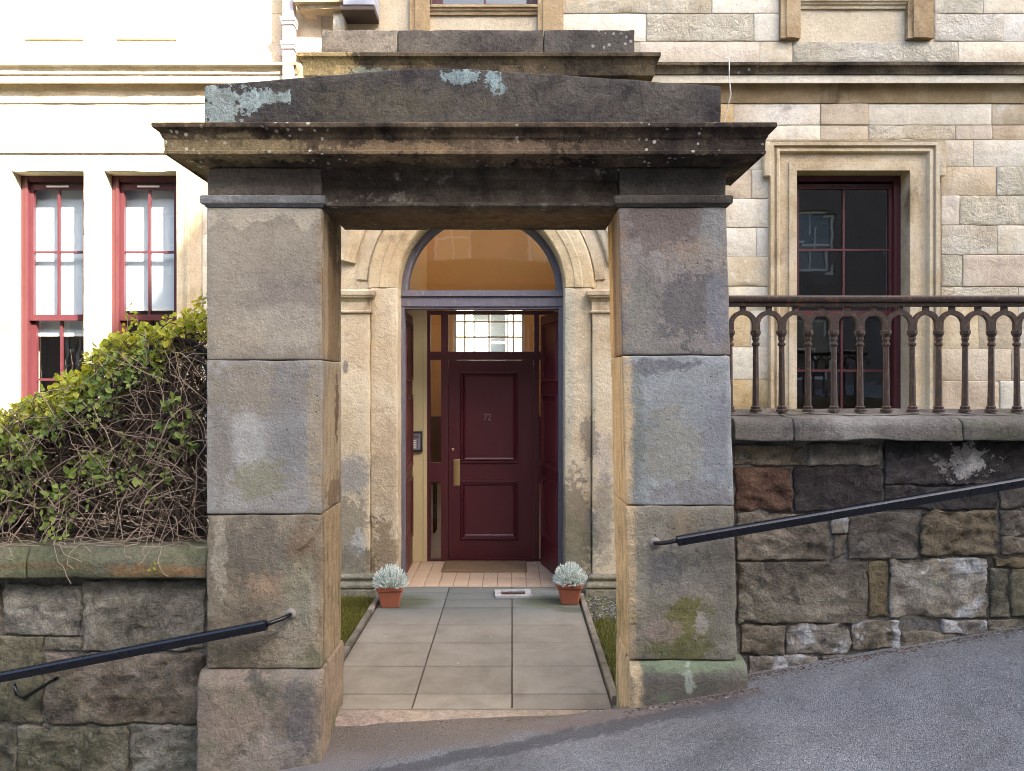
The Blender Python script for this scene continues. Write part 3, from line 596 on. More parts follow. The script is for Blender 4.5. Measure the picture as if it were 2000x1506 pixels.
M_lroof = paint('roof_lead', (.12, .12, .13), .7)
mb = MB(); mb.box(-12.2, 10.2, YH - .3, 11.1, 11.5, 11.7); obj('roof', mb, M_lroof, house)
ADDED_OPENING = (-1.5, 1.3, 10.95, 14.7)                          # unseen low rear roof, its opening added to brighten the hall
mb = holed(-12.2, 10.2, 10.6, 15.4, 0, .18, [ADDED_OPENING]); mb.v = [(p[0], p[2], 5.42 + p[1]) for p in mb.v]; obj('unseen_rear_roof', mb, M_lroof, house)

def ash(x0, y0, x1, y1, m, rf=0.0, Y=YH, gap=1.0):
    g = gap * .0016
    if rf: b = rough((PX(x0, Y) + g, Y - .006, PZ(y1, Y) + g), (PX(x1, Y) - g, Y + .07, PZ(y0, Y) - g), r=.009, amp=.011 * rf, freq=6, chip=.03, step=.045, seed=x0 * .013 + y0 * .07, oct=4)
    else: b = rough((PX(x0, Y) + g, Y, PZ(y1, Y) + g), (PX(x1, Y) - g, Y + .07, PZ(y0, Y) - g), r=.003, amp=.0015, freq=3, chip=.010, step=.12, seed=x0 * .013 + y0 * .07)
    return obj('ashlar_stone', b, m, house, smooth=True)
A, O_, MV, G_, RK = M_ash, M_ocre, M_mauve, M_grey, M_ashr
for row in [
    # right of the window and its margins, course by course down the wall
    (1845, 274, 1901, 326, MV, 0), (1901, 274, 2080, 326, A, 0), (1838, 326, 1946, 382, O_, 0), (1946, 326, 2090, 382, RK, .8), (1838, 382, 1874, 440, MV, .3), (1874, 382, 2060, 440, RK, 1.0), (1838, 440, 1947, 498, RK, .9), (1947, 440, 2100, 498, A, .4),
    (1838, 498, 1880, 560, RK, .8), (1880, 498, 2070, 560, MV, .4), (1838, 560, 1990, 590, RK, .6), (1990, 560, 2100, 640, A, 0), (1838, 590, 1912, 682, O_, 0), (1912, 590, 1990, 682, O_, 0), (1990, 640, 2100, 682, A, 0), (1838, 682, 1976, 744, MV, 0), (1976, 682, 2110, 744, MV, .3), (1838, 744, 1953, 840, MV, .4), (1953, 744, 2100, 840, G_, .3), (1838, 840, 2000, 930, A, 0),
    (2000, 840, 2120, 930, MV, 0),
    # left of the window
    (1180, 274, 1500, 332, A, 0), (1250, 332, 1468, 388, O_, 0), (1468, 332, 1514, 388, A, .3), (1300, 388, 1514, 445, A, .3), (1300, 445, 1477, 502, A, 0), (1477, 445, 1514, 502, G_, 0), (1300, 502, 1514, 560, A, .3), (1320, 560, 1514, 606, A, 0), (1300, 606, 1466, 678, O_, 0), (1466, 606, 1514, 678, A, 0), (1300, 678, 1472, 741, G_, 0), (1472, 678, 1514, 741, A, 0), (1300, 741, 1514, 800, O_, 0), (1300, 800, 1514, 930, A, 0),
    # frieze courses under the string course
    (1250, 202, 1433, 244, O_, 0), (1433, 202, 1602, 244, A, 0), (1602, 202, 1697, 244, O_, .4), (1697, 202, 1937, 244, G_, 0), (1937, 202, 2120, 244, O_, 0),
    # upper floor
    (1250, 81, 1484, 122, MV, 0), (1484, 81, 1548, 122, A, 0), (1548, 81, 1872, 122, RK, .5), (1872, 81, 2110, 122, A, 0), (1262, 27, 1472, 81, RK, .4), (1472, 27, 1522, 81, G_, .3), (1092, -30, 1390, 27, RK, .4), (1390, -30, 1522, 27, A, .3), (1092, 27, 1262, 81, A, 0), (1092, -110, 1522, -30, A, .3),
    (1824, 27, 1959, 81, RK, .7), (1959, 27, 2120, 81, A, 0), (1824, -30, 1920, 27, RK, .6), (1920, -30, 2100, 27, A, .3), (1824, -110, 2090, -30, A, 0)]:
    ash(*row)
# thin course slightly set back, just over the window heads
for x0, x1, m, rf in ((1180, 1602, A, 0), (1602, 1697, O_, 0), (1697, 1866, RK, .8), (1866, 1938, MV, .3), (1938, 2120, O_, 0)): ash(x0, 245, x1, 273, m, rf, YH + .006)
# sunlit half of the front, left of the downpipe
ly = [-110, -30, 27, 68, 118]
for k, (y0, y1) in enumerate(((-110, -30), (-30, 27), (27, 82), (82, 124))):
    ed = [-260, -60, 47, 230 - 60, 349, 470, 552, 628] if y0 < 60 else [-240, 10, 260, 420, 640]
    for a, b in zip(ed[:-1], ed[1:]):
        if y0 < 60 and any(a < c < b for c in (100, 290)): continue
        ash(a, y0, b, y1, M_leftw)
for k, (y0, y1) in enumerate(((204, 244), (244, 294), (300, 334))):
    for a, b in ((-260, -40), (-40, 182), (182, 372), (372, 520)): ash(a + 15 * k, y0, b + 15 * k, y1, M_leftw)
for k in range(9):
    y0 = 334 + k * 62; e = (k % 2) * 30
    for a, b in ((-260, -120 + e), (-120 + e, 20)): ash(a, y0, b, y0 + 62, M_leftw)
    ash(163, y0, 203, y0 + 62, M_leftw)
    ash(395, y0, 480 - e, y0 + 62, A if k > 1 else M_leftw); ash(480 - e, y0, 600, y0 + 62, A)
mb = MB()
for a, b, p in ((345, 362, .0), (362, 368, .018), (368, 374, .03), (374, 382, .018), (382, 394, .004)): mb.box(PX(a, YH), PX(b, YH) - .0005, YH - p, YH + .07, 1.1, PZ(334, YH))
obj('window_margin', mb, M_trim, house)
mb = MB(); mb.box(PX(-260, YH), PX(520, YH), YH - .02, YH + .07, PZ(300, YH) + .001, PZ(294, YH) - .001); obj('band_course', mb, M_leftw, house)
# string course: two lengths, either side of the projecting porch
SC = [(-.05, PZ(202, YH)), (.012, PZ(202, YH)), (.02, PZ(198, YH)), (.028, PZ(186, YH)), (.045, PZ(176, YH) + .01), (.05, PZ(172, YH) + .02), (.115, PZ(163, 7.39)), (.12, PZ(162, 7.38)), (.12, PZ(147, 7.38)), (.135, PZ(145, 7.37)), (.14, PZ(139, 7.36)), (.16, PZ(131, 7.34)), (.185, PZ(127, 7.32)), (.19, PZ(121, 7.31)), (.0, PZ(119, 7.3) + .06), (-.05, PZ(119, 7.3) + .06)]
def strc(x0, x1, sd):
    low = [q for q in SC[:8]]; mid = SC[7:9]; top = SC[8:]
    for nm, pr, m in (('cove_moulding', low, M_trimd if sd else M_ocre), ('fascia', mid, M_grey if sd else M_leftw), ('drip_moulding', top, M_soot if sd else M_trim)):
        obj(nm, moulding(x0, x1, YH, YH + .05, pr, 60, .004, sd, ends=False), m, house, autos=30)
strc(1.3, 6.2, 1); strc(-6.6, -2.06, 0)

# window margins (architraves)
ARC = [(-.004, -.15), (-.004, .035), (.07, .035), (.075, .02), (.16, .02), (.165, .045), (.175, .06), (.2, .06), (.205, .04), (.225, .04), (.23, .07), (.262, .072), (.265, -.04)]
obj('architrave', frame(WR[0], WR[1], WR[2], WR[3], ARC, YH, closed=False), M_trim, house, autos=25)
for sx in (-1, 1):
    mb = MB(); x = WR[0] - .262 if sx < 0 else WR[1] + .262
    rough((min(x, x + sx * .062), YH - .074, 3.93), (max(x, x + sx * .062), YH + .05, 4.262), mb=mb, step=.06, r=.006, skip='B'); obj('architrave_ear', mb, M_trim, house, smooth=True)
mb = MB(); moulding(WR[0] - .26, WR[1] + .26, YH - .02, YH + .05, [(-.05, 4.258), (.05, 4.259), (.055, 4.27), (.0, 4.285), (-.05, 4.288)], 10, .002, 2, mb=mb); obj('head_moulding', mb, M_trim, house, autos=30)
mb = MB(); mb.box(WR[0] - .1, WR[1] + .1, YH - .08, YH + .1, 1.24, 1.358); obj('window_sill', mb, M_trim, house)
for (a, b, z0, z1) in (UR, UC):
    for x0, x1 in ((a - .19, a), (b, b + .25)):
        mb = MB(); mb.box(x0, x1, YH - .05, YH + .12, PZ(79, YH), 7.9); mb.box(x0 + .05, x1 - .05, YH - .062, YH + .1, PZ(79, YH) + .004, 7.88); obj('window_margin', mb, M_trimd, house)
    mb = MB(); moulding(a, b, YH - .0, YH + .1, [(-.05, z0 - .085), (.012, z0 - .085), (.016, z0 - .06), (.03, z0 - .05), (.035, z0 - .03), (.05, z0 - .025), (.05, z0), (-.09, z0 + .01)], 12, .003, a, ends=False, mb=mb); obj('window_sill', mb, M_trim if a > 1 else M_trimd, house, autos=30)
    mb = rough((a + .002, YH + .02, PZ(81, YH)), (b - .002, YH + .1, z0 - .086), r=.004, amp=.002 if a > 1 else .01, step=.08, seed=a); obj('apron_panel', mb, M_grey if a > 1 else M_mauve, house, smooth=True)
for (a, b, z0, z1) in (UL1, UL2):
    mb = MB(); mb.box(a - .002, b + .002, YH - .01, YH + .148, z0 - .05, z0 - .002); obj('window_sill', mb, M_leftw, house)

# sash windows
M_mar = paint('maroon_joinery', (.068, .016, .020), .42, .18, .1, 20, wear=(.2, .08, .07), wamt=.1)
M_gl = glass('window_glass', k=1.5); M_gld = glass('window_glass_dusty', tint=(.72, .78, .86), k=1.9, wav=.012)
M_blind = paint('pale_blind', (.50, .62, .72), .8, .05, .05, 30)
M_lead = paint('white_paint', (.72, .70, .66), .5, .08)
def sash(nm, x0, x1, z0, z1, Y, win, gl, cols=2, rows=2, st=.045, top=.05, bot=.06):
    mb = MB(); d = .04
    mb.box(x0, x0 + st, Y, Y + d, z0, z1); mb.box(x1 - st, x1, Y, Y + d, z0, z1); mb.box(x0 + st, x1 - st, Y + .001, Y + d, z1 - top, z1); mb.box(x0 + st, x1 - st, Y + .001, Y + d, z0, z0 + bot)
    xa, xb, za, zb = x0 + st, x1 - st, z0 + bot, z1 - top; g = .011
    for k in range(1, cols): x = xa + (xb - xa) * k / cols; mb.box(x - g, x + g, Y + .006, Y + d - .004, za, zb)
    for k in range(1, rows): z = za + (zb - za) * k / rows; mb.box(xa, xb, Y + .008, Y + d - .006, z - g, z + g)
    obj(nm, mb, M_mar, win)
    for i in range(cols):
        for j in range(rows):
            a, b = xa + (xb - xa) * i / cols, xa + (xb - xa) * (i + 1) / cols; c, e = za + (zb - za) * j / rows, za + (zb - za) * (j + 1) / rows
            pb = MB(); pb.quad((a, Y + .02, c), (b, Y + .02, c), (b, Y + .02 + .002, e), (a, Y + .02, e)); obj('pane', pb, gl, win)
def window(h, gl, rail=None, blind=None, fr=.06, yb=None, sash2=True, wm=None):
    global M_mar
    keep = M_mar; M_mar = wm or M_mar
    try: return window_(h, gl, rail, blind, fr, yb, sash2)
    finally: M_mar = keep
def window_(h, gl, rail=None, blind=None, fr=.06, yb=None, sash2=True):
    x0, x1, z0, z1 = h; Y = YH + .15
    wf = MB(); wf.box(x0 - .02, x0 + fr, Y, Y + .14, z0, z1); wf.box(x1 - fr, x1 + .02, Y, Y + .14, z0, z1); wf.box(x0 + fr, x1 - fr, Y + .002, Y + .14, z1 - fr, z1 + .02); wf.box(x0 + fr, x1 - fr, Y + .002, Y + .14, z0, z0 + .05)
    wf.box(x0 + fr - .015, x0 + fr + .012, Y - .012, Y + .02, z0, z1 - .03); wf.box(x1 - fr - .012, x1 - fr + .015, Y - .012, Y + .02, z0, z1 - .03)
    win = obj('window', wf, M_mar, house)
    rail = rail or (z0 + z1) / 2
    if sash2:
        sash('upper_sash', x0 + fr, x1 - fr, rail - .03, z1 - fr - .02, Y + .03, win, gl); sash('lower_sash', x0 + fr, x1 - fr, z0 + .05, rail + .03, Y + .075, win, gl, bot=.09)
        lb = MB(); xc = (x0 + x1) / 2; lb.box(xc - .11, xc + .11, Y + .012, Y + .03, z1 - fr - .05, z1 - fr - .035); obj('vent_strip', lb, M_mar if h is WR else M_lead, win)
    else: sash('upper_sash', x0 + fr, x1 - fr, z0 + .05, z1 - fr, Y + .03, win, gl)
    if blind:
        bb = MB(); bb.box(x0 + .01, x1 - .01, yb, yb + .006, blind, z1); bl = obj('roller_blind', bb, M_blind, win)
        bb = MB(); bb.box(x0 + fr, x1 - fr, yb - .006, yb + .012, blind - .02, blind - .0005); obj('blind_bar', bb, M_lead, win)
    return win
window(WR, M_gld, 2.62)
window(WL1, M_gl, 2.58, 2.42, yb=YH + .30); window(WL2, M_gl, 2.58, 2.68, yb=YH + .30)
for h in (UR, UC): window(h, M_gl, blind=h[2] + .9, yb=YH + .30)
for h in (UL1, UL2): window(h, M_gl, blind=h[2] + .06, yb=YH + .30, wm=M_lead)  # maroon frames coloured white here, for the glare of the sunlit wall
for h in FAR: window(h, M_gl)
# rooms behind the front windows
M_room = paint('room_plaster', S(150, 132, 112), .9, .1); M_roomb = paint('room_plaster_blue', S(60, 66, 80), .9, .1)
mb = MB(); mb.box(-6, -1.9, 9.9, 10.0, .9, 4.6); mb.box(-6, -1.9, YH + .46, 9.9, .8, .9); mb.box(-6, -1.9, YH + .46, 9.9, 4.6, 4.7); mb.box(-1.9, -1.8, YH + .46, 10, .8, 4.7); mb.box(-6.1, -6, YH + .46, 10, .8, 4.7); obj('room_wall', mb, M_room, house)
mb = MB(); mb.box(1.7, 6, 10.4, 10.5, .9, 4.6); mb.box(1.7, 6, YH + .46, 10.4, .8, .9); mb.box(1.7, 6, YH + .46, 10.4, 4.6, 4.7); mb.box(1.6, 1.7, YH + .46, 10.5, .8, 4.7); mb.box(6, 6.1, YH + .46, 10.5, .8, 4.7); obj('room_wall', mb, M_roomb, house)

# ------------------------------------------------------------------ porch: pilasters, arch, cornice
XC, ZS = -.286, 2.805
M_porch = stone('porch_render', mot=.2, grain=.15, cav=.22, cols=[S(202, 180, 146), S(222, 204, 172), S(232, 218, 192)], per=False, bump=.4, bscale=16, dark=S(150, 126, 100), damt=.15, dsc=2.4, streak=1, green=.35, gtop=.9, blobs=[
    bp(690, 930, 34, 40, S(160, 158, 152), .95, .7, 7.05), bp(680, 1040, 40, 70, S(140, 132, 116), .8, .9, 7.05), bp(700, 1060, 16, 26, S(214, 212, 206), .9, .9, 7.05), bp(676, 1100, 60, 40, S(128, 124, 110), .8, 1.0, 7.05), bp(675, 716, 5, 12, S(90, 92, 100), .8, .8, 7.05), bp(755, 930, 22, 120, S(196, 172, 142), .7, 1.2, 7.13), bp(750, 1070, 26, 60, S(140, 120, 92), .8, 1.2, 7.13),
    bp(1120, 1040, 40, 110, S(116, 110, 100), .85, .9, 7.13), bp(1175, 900, 20, 60, S(206, 196, 184), .8, 1.2, 7.05), bp(1175, 1010, 22, 90, S(142, 138, 128), .85, .8, 7.05), bp(1110, 720, 12, 200, S(184, 190, 178), .5, .6, 7.13), bp(1150, 860, 16, 40, S(124, 116, 108), .7, 1.4, 7.13)])
def arc(r, n=48, a0=0.0, a1=math.pi): return [(XC + r * math.cos(a0 + (a1 - a0) * k / n), ZS + r * math.sin(a0 + (a1 - a0) * k / n)) for k in range(n + 1)]
YP = 7.13; HW = .772; PXL, PXR, PTOP = -1.79, 1.17, 4.74
mb = MB(); a = arc(HW)
out = []
for k in range(49):                                     # outer rectangle point for each arc point
    an = math.pi * k / 48; dx, dz = math.cos(an), math.sin(an)
    tx = ((PXR - XC) / dx if dx > 1e-6 else (PXL - XC) / dx if dx < -1e-6 else 1e9); tz = (PTOP - ZS) / dz if dz > 1e-6 else 1e9; t_ = min(tx, tz); out.append((XC + dx * t_, ZS + dz * t_))
for k in range(48):
    mb.quad((a[k][0], YP, a[k][1]), (out[k][0], YP, out[k][1]), (out[k + 1][0], YP, out[k + 1][1]), (a[k + 1][0], YP, a[k + 1][1]))
    mb.quad((a[k][0], YP, a[k][1]), (a[k + 1][0], YP, a[k + 1][1]), (a[k + 1][0], YH + .05, a[k + 1][1]), (a[k][0], YH + .05, a[k][1]))
mb.v += []; cl = ((PXL, PTOP), (PXR, PTOP))
for i_, (ka) in enumerate(range(48)):
    p, q = out[ka], out[ka + 1]
    if abs(p[0] - PXR) < 1e-4 and abs(q[1] - PTOP) < 1e-4 and abs(q[0] - PXR) > 1e-4: mb.f.append((mb.vert((p[0], YP, p[1])), mb.vert((PXR, YP, PTOP)), mb.vert((q[0], YP, q[1]))))
    if abs(q[0] - PXL) < 1e-4 and abs(p[1] - PTOP) < 1e-4 and abs(p[0] - PXL) > 1e-4: mb.f.append((mb.vert((p[0], YP, p[1])), mb.vert((PXL, YP, PTOP)), mb.vert((q[0], YP, q[1]))))
mb.quad((PXL, YP, -.1), (XC - HW, YP, -.1), (XC - HW, YP, ZS), (PXL, YP, ZS)); mb.quad((XC + HW, YP, -.1), (PXR, YP, -.1), (PXR, YP, ZS), (XC + HW, YP, ZS))
mb.quad((XC - HW, YP, -.1), (XC - HW, YH + .05, -.1), (XC - HW, YH + .05, ZS), (XC - HW, YP, ZS)); mb.quad((XC + HW, YP, -.1), (XC + HW, YH + .05, -.1), (XC + HW, YH + .05, ZS), (XC + HW, YP, ZS))
mb.quad((PXL, YP, -.1), (PXL, YH + .03, -.1), (PXL, YH + .03, PTOP), (PXL, YP, PTOP)); mb.quad((PXR, YP, -.1), (PXR, YH + .03, -.1), (PXR, YH + .03, PTOP), (PXR, YP, PTOP))
obj('porch_wall', mb, M_porch, house)
def ring(prof, a0=0.0, a1=math.pi, n=56, er=.0, sd=0):
    m = MB(); rows = []
    for r, y in prof: rows.append([m.vert((XC + (r + er * N3((k * .3, r * 9, 0), 1.3, sd)) * math.cos(a0 + (a1 - a0) * k / n), y, ZS + (r + er * N3((k * .3, r * 9, 0), 1.3, sd)) * math.sin(a0 + (a1 - a0) * k / n))) for k in range(n + 1)])
    for p, q in zip(rows[:-1], rows[1:]):
        for k in range(n): m.f.append((p[k], p[k + 1], q[k + 1], q[k]))
    m.f.append(tuple(r_[0] for r_ in rows)); m.f.append(tuple(reversed([r_[-1] for r_ in rows]))); return m
M_arch = stone('arch_stone', mot=.2, grain=.15, cav=.22, cols=[S(196, 166, 124), S(216, 194, 154), S(230, 214, 182)], per=False, bump=.35, bscale=22, dark=S(132, 104, 78), damt=.25, dsc=3)
obj('archivolt', ring([(HW - .001, YH), (HW - .001, YP - .03), (HW + .012, YP - .046), (.86, YP - .048), (.868, YP - .056), (.93, YP - .058), (.94, YP - .05), (1.01, YP - .048), (1.02, YP - .048), (1.04, YP - .04), (1.05, YP - .012), (1.055, YP + .01)], er=.003), M_arch, house, autos=30)
obj('hood_moulding', ring([(1.06, YP + .01), (1.06, YP - .02), (1.15, YP - .022), (1.155, YP + .01)], R(4), R(176)), M_trim, house, autos=30)
obj('hood_moulding', ring([(1.19, YP + .01), (1.19, YP - .03), (1.205, YP - .045), (1.25, YP - .05), (1.27, YP - .07), (1.33, YP - .075), (1.335, YP + .01)], R(11), R(169)), M_trim, house, autos=30)
for x0, x1 in ((-1.75, -1.307), (.737, 1.15)):
    obj('pilaster', rough((x0, 7.045, .1), (x1, YP + .02, 2.60), r=.008, amp=.004, chip=.03, step=.05, seed=x0, skip='B', oct=4), M_porch, house, smooth=True)
    obj('capital', moulding(x0, x1, 7.045, YP + .02, [(-.03, 2.562), (.012, 2.562), (.022, 2.568), (.022, 2.582), (.006, 2.588), (.006, 2.668), (.014, 2.676), (.018, 2.69), (.04, 2.705), (.044, 2.722), (.052, 2.726), (.054, 2.762), (.03, 2.778), (-.05, 2.785)], 12, .003, x0), M_trim, house, autos=30)
    obj('pilaster_base', moulding(x0, x1, 7.045, YP + .02, [(-.03, .178), (.01, .17), (.032, .155), (.036, .14), (.024, .122), (.02, .108), (.046, .098), (.062, .08), (.062, .06), (.046, .044), (.064, .036), (.07, -.06)], 12, .004, x0), stone('base_stone', [S(120, 116, 96), S(146, 140, 118), S(168, 162, 140)], per=False, green=.7, gtop=.6, dark=S(84, 80, 66), damt=.3), house, autos=30)
for x0, x1 in ((-1.306, XC - HW + .001), (XC + HW - .001, .736)): obj('jamb_stone', rough((x0, YP - .047, -.02), (x1, YH, ZS - .002), r=.014, amp=.004, chip=.03, step=.05, seed=x0 + 4, skip='B', oct=4), M_porch, house, smooth=True)
M_pc = stone('porch_cornice_stone', [S(76, 68, 57), S(104, 92, 74), S(134, 118, 92)], per=False, bump=.5, bscale=26, dark=S(44, 38, 36), damt=.5, dsc=3, lichen=.3, lsc=22, blobs=[(-1.7, 7, 4.8, .25, .5, .3, S(206, 182, 130), .8, .9), (-1.3, 7.0, 4.75, .2, .4, .05, S(150, 162, 146), .7, 1.5)])
obj('porch_cornice', moulding(PXL - .02, PXR + .03, 7.12, YH + .03, [(-.05, 4.70), (.02, 4.70), (.03, 4.715), (.05, 4.73), (.10, 4.735), (.102, 4.83), (.108, 4.838), (.112, 4.85), (.12, 4.868), (.135, 4.885), (.15, 4.892), (.152, 4.922), (.14, 4.93), (.0, 4.95), (-.1, 4.95)], 60, .004, 4), M_pc, house, autos=35)
M_blk = stone('blocking_stone', [S(76, 70, 66), S(100, 93, 84), S(124, 116, 102)], bump=.55, dark=S(66, 62, 62), damt=.35, dsc=3, lichen=.55, lsc=20, lcol=S(178, 178, 168), var=.08)
M_blk2 = stone('blocking_stone_pale', [S(124, 110, 88), S(156, 142, 116), S(184, 168, 136)], bump=.5, dark=S(92, 86, 82), damt=.25, lichen=.3)
for x0, x1, m in ((627, 776, M_blk2), (776, 1062, M_blk), (1062, 1240, M_blk)):
    obj('blocking_stone', rough((PX(x0, 7.15) + .003, 7.15, 4.952), (PX(x1, 7.15) - .003, YH + .03, PZ(58, 7.15)), r=.012, amp=.005, chip=.03, step=.05, seed=x0 * .01, skip='', oct=4), m, house, smooth=True)

# ------------------------------------------------------------------ doorway: grey frame, fanlight, storm doors, inner screen
M_greyw = paint('grey_painted_wood', S(112, 108, 120), .6, .25, .4, 30, (1, 1, .15), wear=S(142, 136, 134), wamt=.5)
mb = MB(); mb.box(XC - HW + .002, XC - HW + .032, 7.33, 7.44, 0, ZS - .151); df = obj('door_frame', mb, M_greyw, house)
mb = MB(); mb.box(XC + HW - .040, XC + HW - .002, 7.33, 7.44, 0, ZS - .151); obj('jamb', mb, M_greyw, df)
mb = MB(); mb.box(XC - HW + .002, XC + HW - .002, 7.325, 7.46, ZS - .15, ZS - .055); mb.box(XC - HW + .002, XC + HW - .002, 7.305, 7.46, ZS - .054, ZS); mb.box(XC - HW + .03, XC + HW - .03, 7.34, 7.47, ZS - .172, ZS - .151); obj('transom_bar', mb, M_greyw, df)
obj('fanlight_frame', ring([(HW - .003, 7.46), (HW - .003, 7.34), (HW - .035, 7.335), (HW - .038, 7.345), (HW - .058, 7.35), (HW - .06, 7.46)]), M_greyw, df, autos=30)
M_fan = glass('fanlight_glass', k=1.8, wav=.03)
mb = MB(); a = arc(HW - .055, 40); mb.v = [(x, 7.40, z) for x, z in a]; mb.f = [tuple(range(41))]; obj('fanlight_pane', mb, M_fan, df)
M_dm = paint('storm_door_maroon', (.098, .017, .022), .40, .16, .12, 16, wear=(.16, .07, .07), wamt=.05)
M_hinge = paint('worn_metal', S(120, 104, 100), .5, .2)
PROF = [(-.001, 0), (0.0, .012), (.012, .016), (.02, .008), (.03, .02), (.042, .02), (.048, 0)]
def leaf(hx, hy, dx, dy, W, side, label):
    th = math.atan2(dy, dx); mt = Matrix.Translation((hx, hy, 0)) @ Matrix.Rotation(th, 4, 'Z'); T = .045
    mb = MB(); mb.box(0, W, 0, T, .012, ZS - .175); d = obj('storm_door', mb, M_dm, house, mtx=mt, label=label)
    for z0, z1 in ((.36, .90), (1.10, 1.76), (1.99, 2.5)):
        prof = [(o, p * (1 if side > 0 else -1)) for o, p in PROF]; obj('door_panel', frame(.14, W - .14, z0, z1, prof, 0 if side > 0 else T), M_dm, d, mtx=mt)
    for z in (.3, 1.35, 2.3):
        mb = MB(); mb.box(-.012, .03, -.004 if side > 0 else T - .002, .004 if side > 0 else T + .006, z, z + .11); obj('hinge', mb, M_hinge, d, mtx=mt)
leaf(XC - HW + .006, 7.455, -.012, 1, .745, 1, 'left storm door folded back along the lobby wall')
leaf(XC + HW + .03, 7.455, -.225, .974, .745, -1, 'right storm door standing open, three raised panels')
YI = 8.33
M_scr = paint('screen_maroon', (.075, .014, .02), .4, .15, .1, 16)
def X_(x): return PX(x, YI)
def Z_(y): return PZ(y, YI)
mb = MB(); d0, d1 = YI - .03, YI + .06; ZT = Z_(607)
sx = [835, 841, 862, 876, 1043, 1053, 1075, 1083]
for a_, b_ in ((0, 1), (2, 3), (4, 5), (6, 7)): mb.box(X_(sx[a_]), X_(sx[b_]), d0, d1, 0, ZT)
for a_, b_ in ((1, 2), (3, 4), (5, 6)): mb.box(X_(sx[a_]), X_(sx[b_]), d0 + .002, d1, Z_(614), ZT); mb.box(X_(sx[a_]), X_(sx[b_]), d0 + .002, d1, Z_(703), Z_(687))
for a_, b_ in ((1, 2), (5, 6)): mb.box(X_(sx[a_]), X_(sx[b_]), d0 + .002, d1, Z_(941), Z_(904)); mb.box(X_(sx[a_]), X_(sx[b_]), d0 + .002, d1, 0, Z_(1091))
scr = obj('door_screen', mb, M_scr, house)
M_gls = glass('screen_glass', k=1.0, wav=.01)
for a_, b_, y0, y1 in ((1, 2, 614, 687), (1, 2, 703, 904), (1, 2, 941, 1091), (3, 4, 614, 687), (5, 6, 614, 687), (5, 6, 703, 904), (5, 6, 941, 1091)):
    mb = MB(); mb.quad((X_(sx[a_]), YI, Z_(y1)), (X_(sx[b_]), YI, Z_(y1)), (X_(sx[b_]), YI, Z_(y0)), (X_(sx[a_]), YI, Z_(y0))); obj('pane', mb, M_gls, scr)
M_fd = paint('front_door_maroon', (.075, .012, .018), .38, .18, .08, 10, (1, 1, .3), wear=(.11, .05, .05), wamt=.06)
mb = MB(); mb.box(X_(876) + .003, X_(1043) - .003, YI - .015, YI + .03, .01, Z_(703) - .003); fd = obj('front_door', mb, M_fd, house, label='dark maroon panelled front door with number 72')
for x0, x1, y0, y1 in ((908, 1003, 735, 896), (908, 1003, 947, 1045)): obj('door_panel', frame(X_(x0), X_(x1), Z_(y1), Z_(y0), [(-.02, -.004), (0, .006), (.01, .016), (.02, .006), (.032, .02), (.042, .018), (.05, 0)], YI - .015), M_fd, fd)
mb = MB(); mb.box(X_(876), X_(1043), YI - .05, YI - .016, .0, .035); obj('weather_board', mb, M_fd, fd)
tb = NT('brass'); n_ = tb.noise(tb.P(), 9, 3); M_brass = tb.fin((.72, .52, .26), .28, tb.bump(n_, .1, .01), metal=1)
mb = MB(); rough((X_(886), YI - .019, Z_(948)), (X_(899), YI - .0145, Z_(897)), mb=mb, r=.002, amp=0, chip=0, step=.05); obj('push_plate', mb, M_brass, fd, smooth=True)
mb = MB(); mb.lathe(0, 0, [(.016, 0), (.018, .006), (.012, .012), (.003, .012)], 16); obj('door_lock', mb, M_brass, fd, mtx=Matrix.Translation((X_(884.5), YI - .0155, Z_(878))) @ Matrix.Rotation(R(90), 4, 'X'), smooth=True)
fc = bpy.data.curves.new('number', 'FONT'); fc.body = '72'; fc.size = .105; fc.extrude = .003; fc.align_x = 'CENTER'; fc.space_character = .92
fo = bpy.data.objects.new('number', fc); COL.objects.link(fo)
me = bpy.data.meshes.new_from_object(fo); bpy.data.objects.remove(fo)
nb = MB(); nb.v = [tuple(v.co) for v in me.vertices]; nb.f = [tuple(p.vertices) for p in me.polygons]
obj('door_number', nb, paint('number_metal', (.26, .17, .15), .35, .1), fd, mtx=Matrix.Translation((X_(952), YI - .0185, Z_(821))) @ Matrix.Rotation(R(90), 4, 'X') @ Matrix.Scale(.86, 4, (1, 0, 0)))
# lobby walls
M_cream = paint('cream_wall', S(226, 208, 160), .7, .06, .1, 8, (1, 1, 1)); M_ochre = paint('ochre_wall', (.58, .30, .075), .6, .08, .08, 6, (1, 1, 1)); M_ceil = paint('ochre_ceiling', (.55, .32, .12), .8, .05)
for bx_ in ((-1.24, -1.128, 7.51, 8.36, 0, 2.72), (.558, .67, 7.51, 8.36, 0, 2.72), (-1.1275, X_(827), YI - .03, YI + .06, 0, 2.72), (X_(827) + .004, X_(835) - .001, YI - .042, YI + .06, 0, 2.72), (X_(1083) + .001, .5575, YI - .03, YI + .06, 0, 2.72)):
    mb = MB(); mb.box(*bx_); obj('lobby_wall', mb, M_cream, house)
M_ochre2 = paint('ochre_hall_wall', (.66, .37, .12), .6, .08, .08, 6, (1, 1, 1))
mb = MB(); mb.box(-1.24, -1.128, 7.51, 8.36, 2.7205, 3.9); obj('lobby_wall', mb, M_ochre, house)
mb = MB(); mb.box(.558, .67, 7.51, 8.36, 2.7205, 3.9); obj('lobby_wall', mb, M_ochre, house)
mb = MB(); mb.box(-1.24, .67, 7.51, 8.4, 3.9005, 4.0); obj('lobby_ceiling', mb, M_ceil, house)
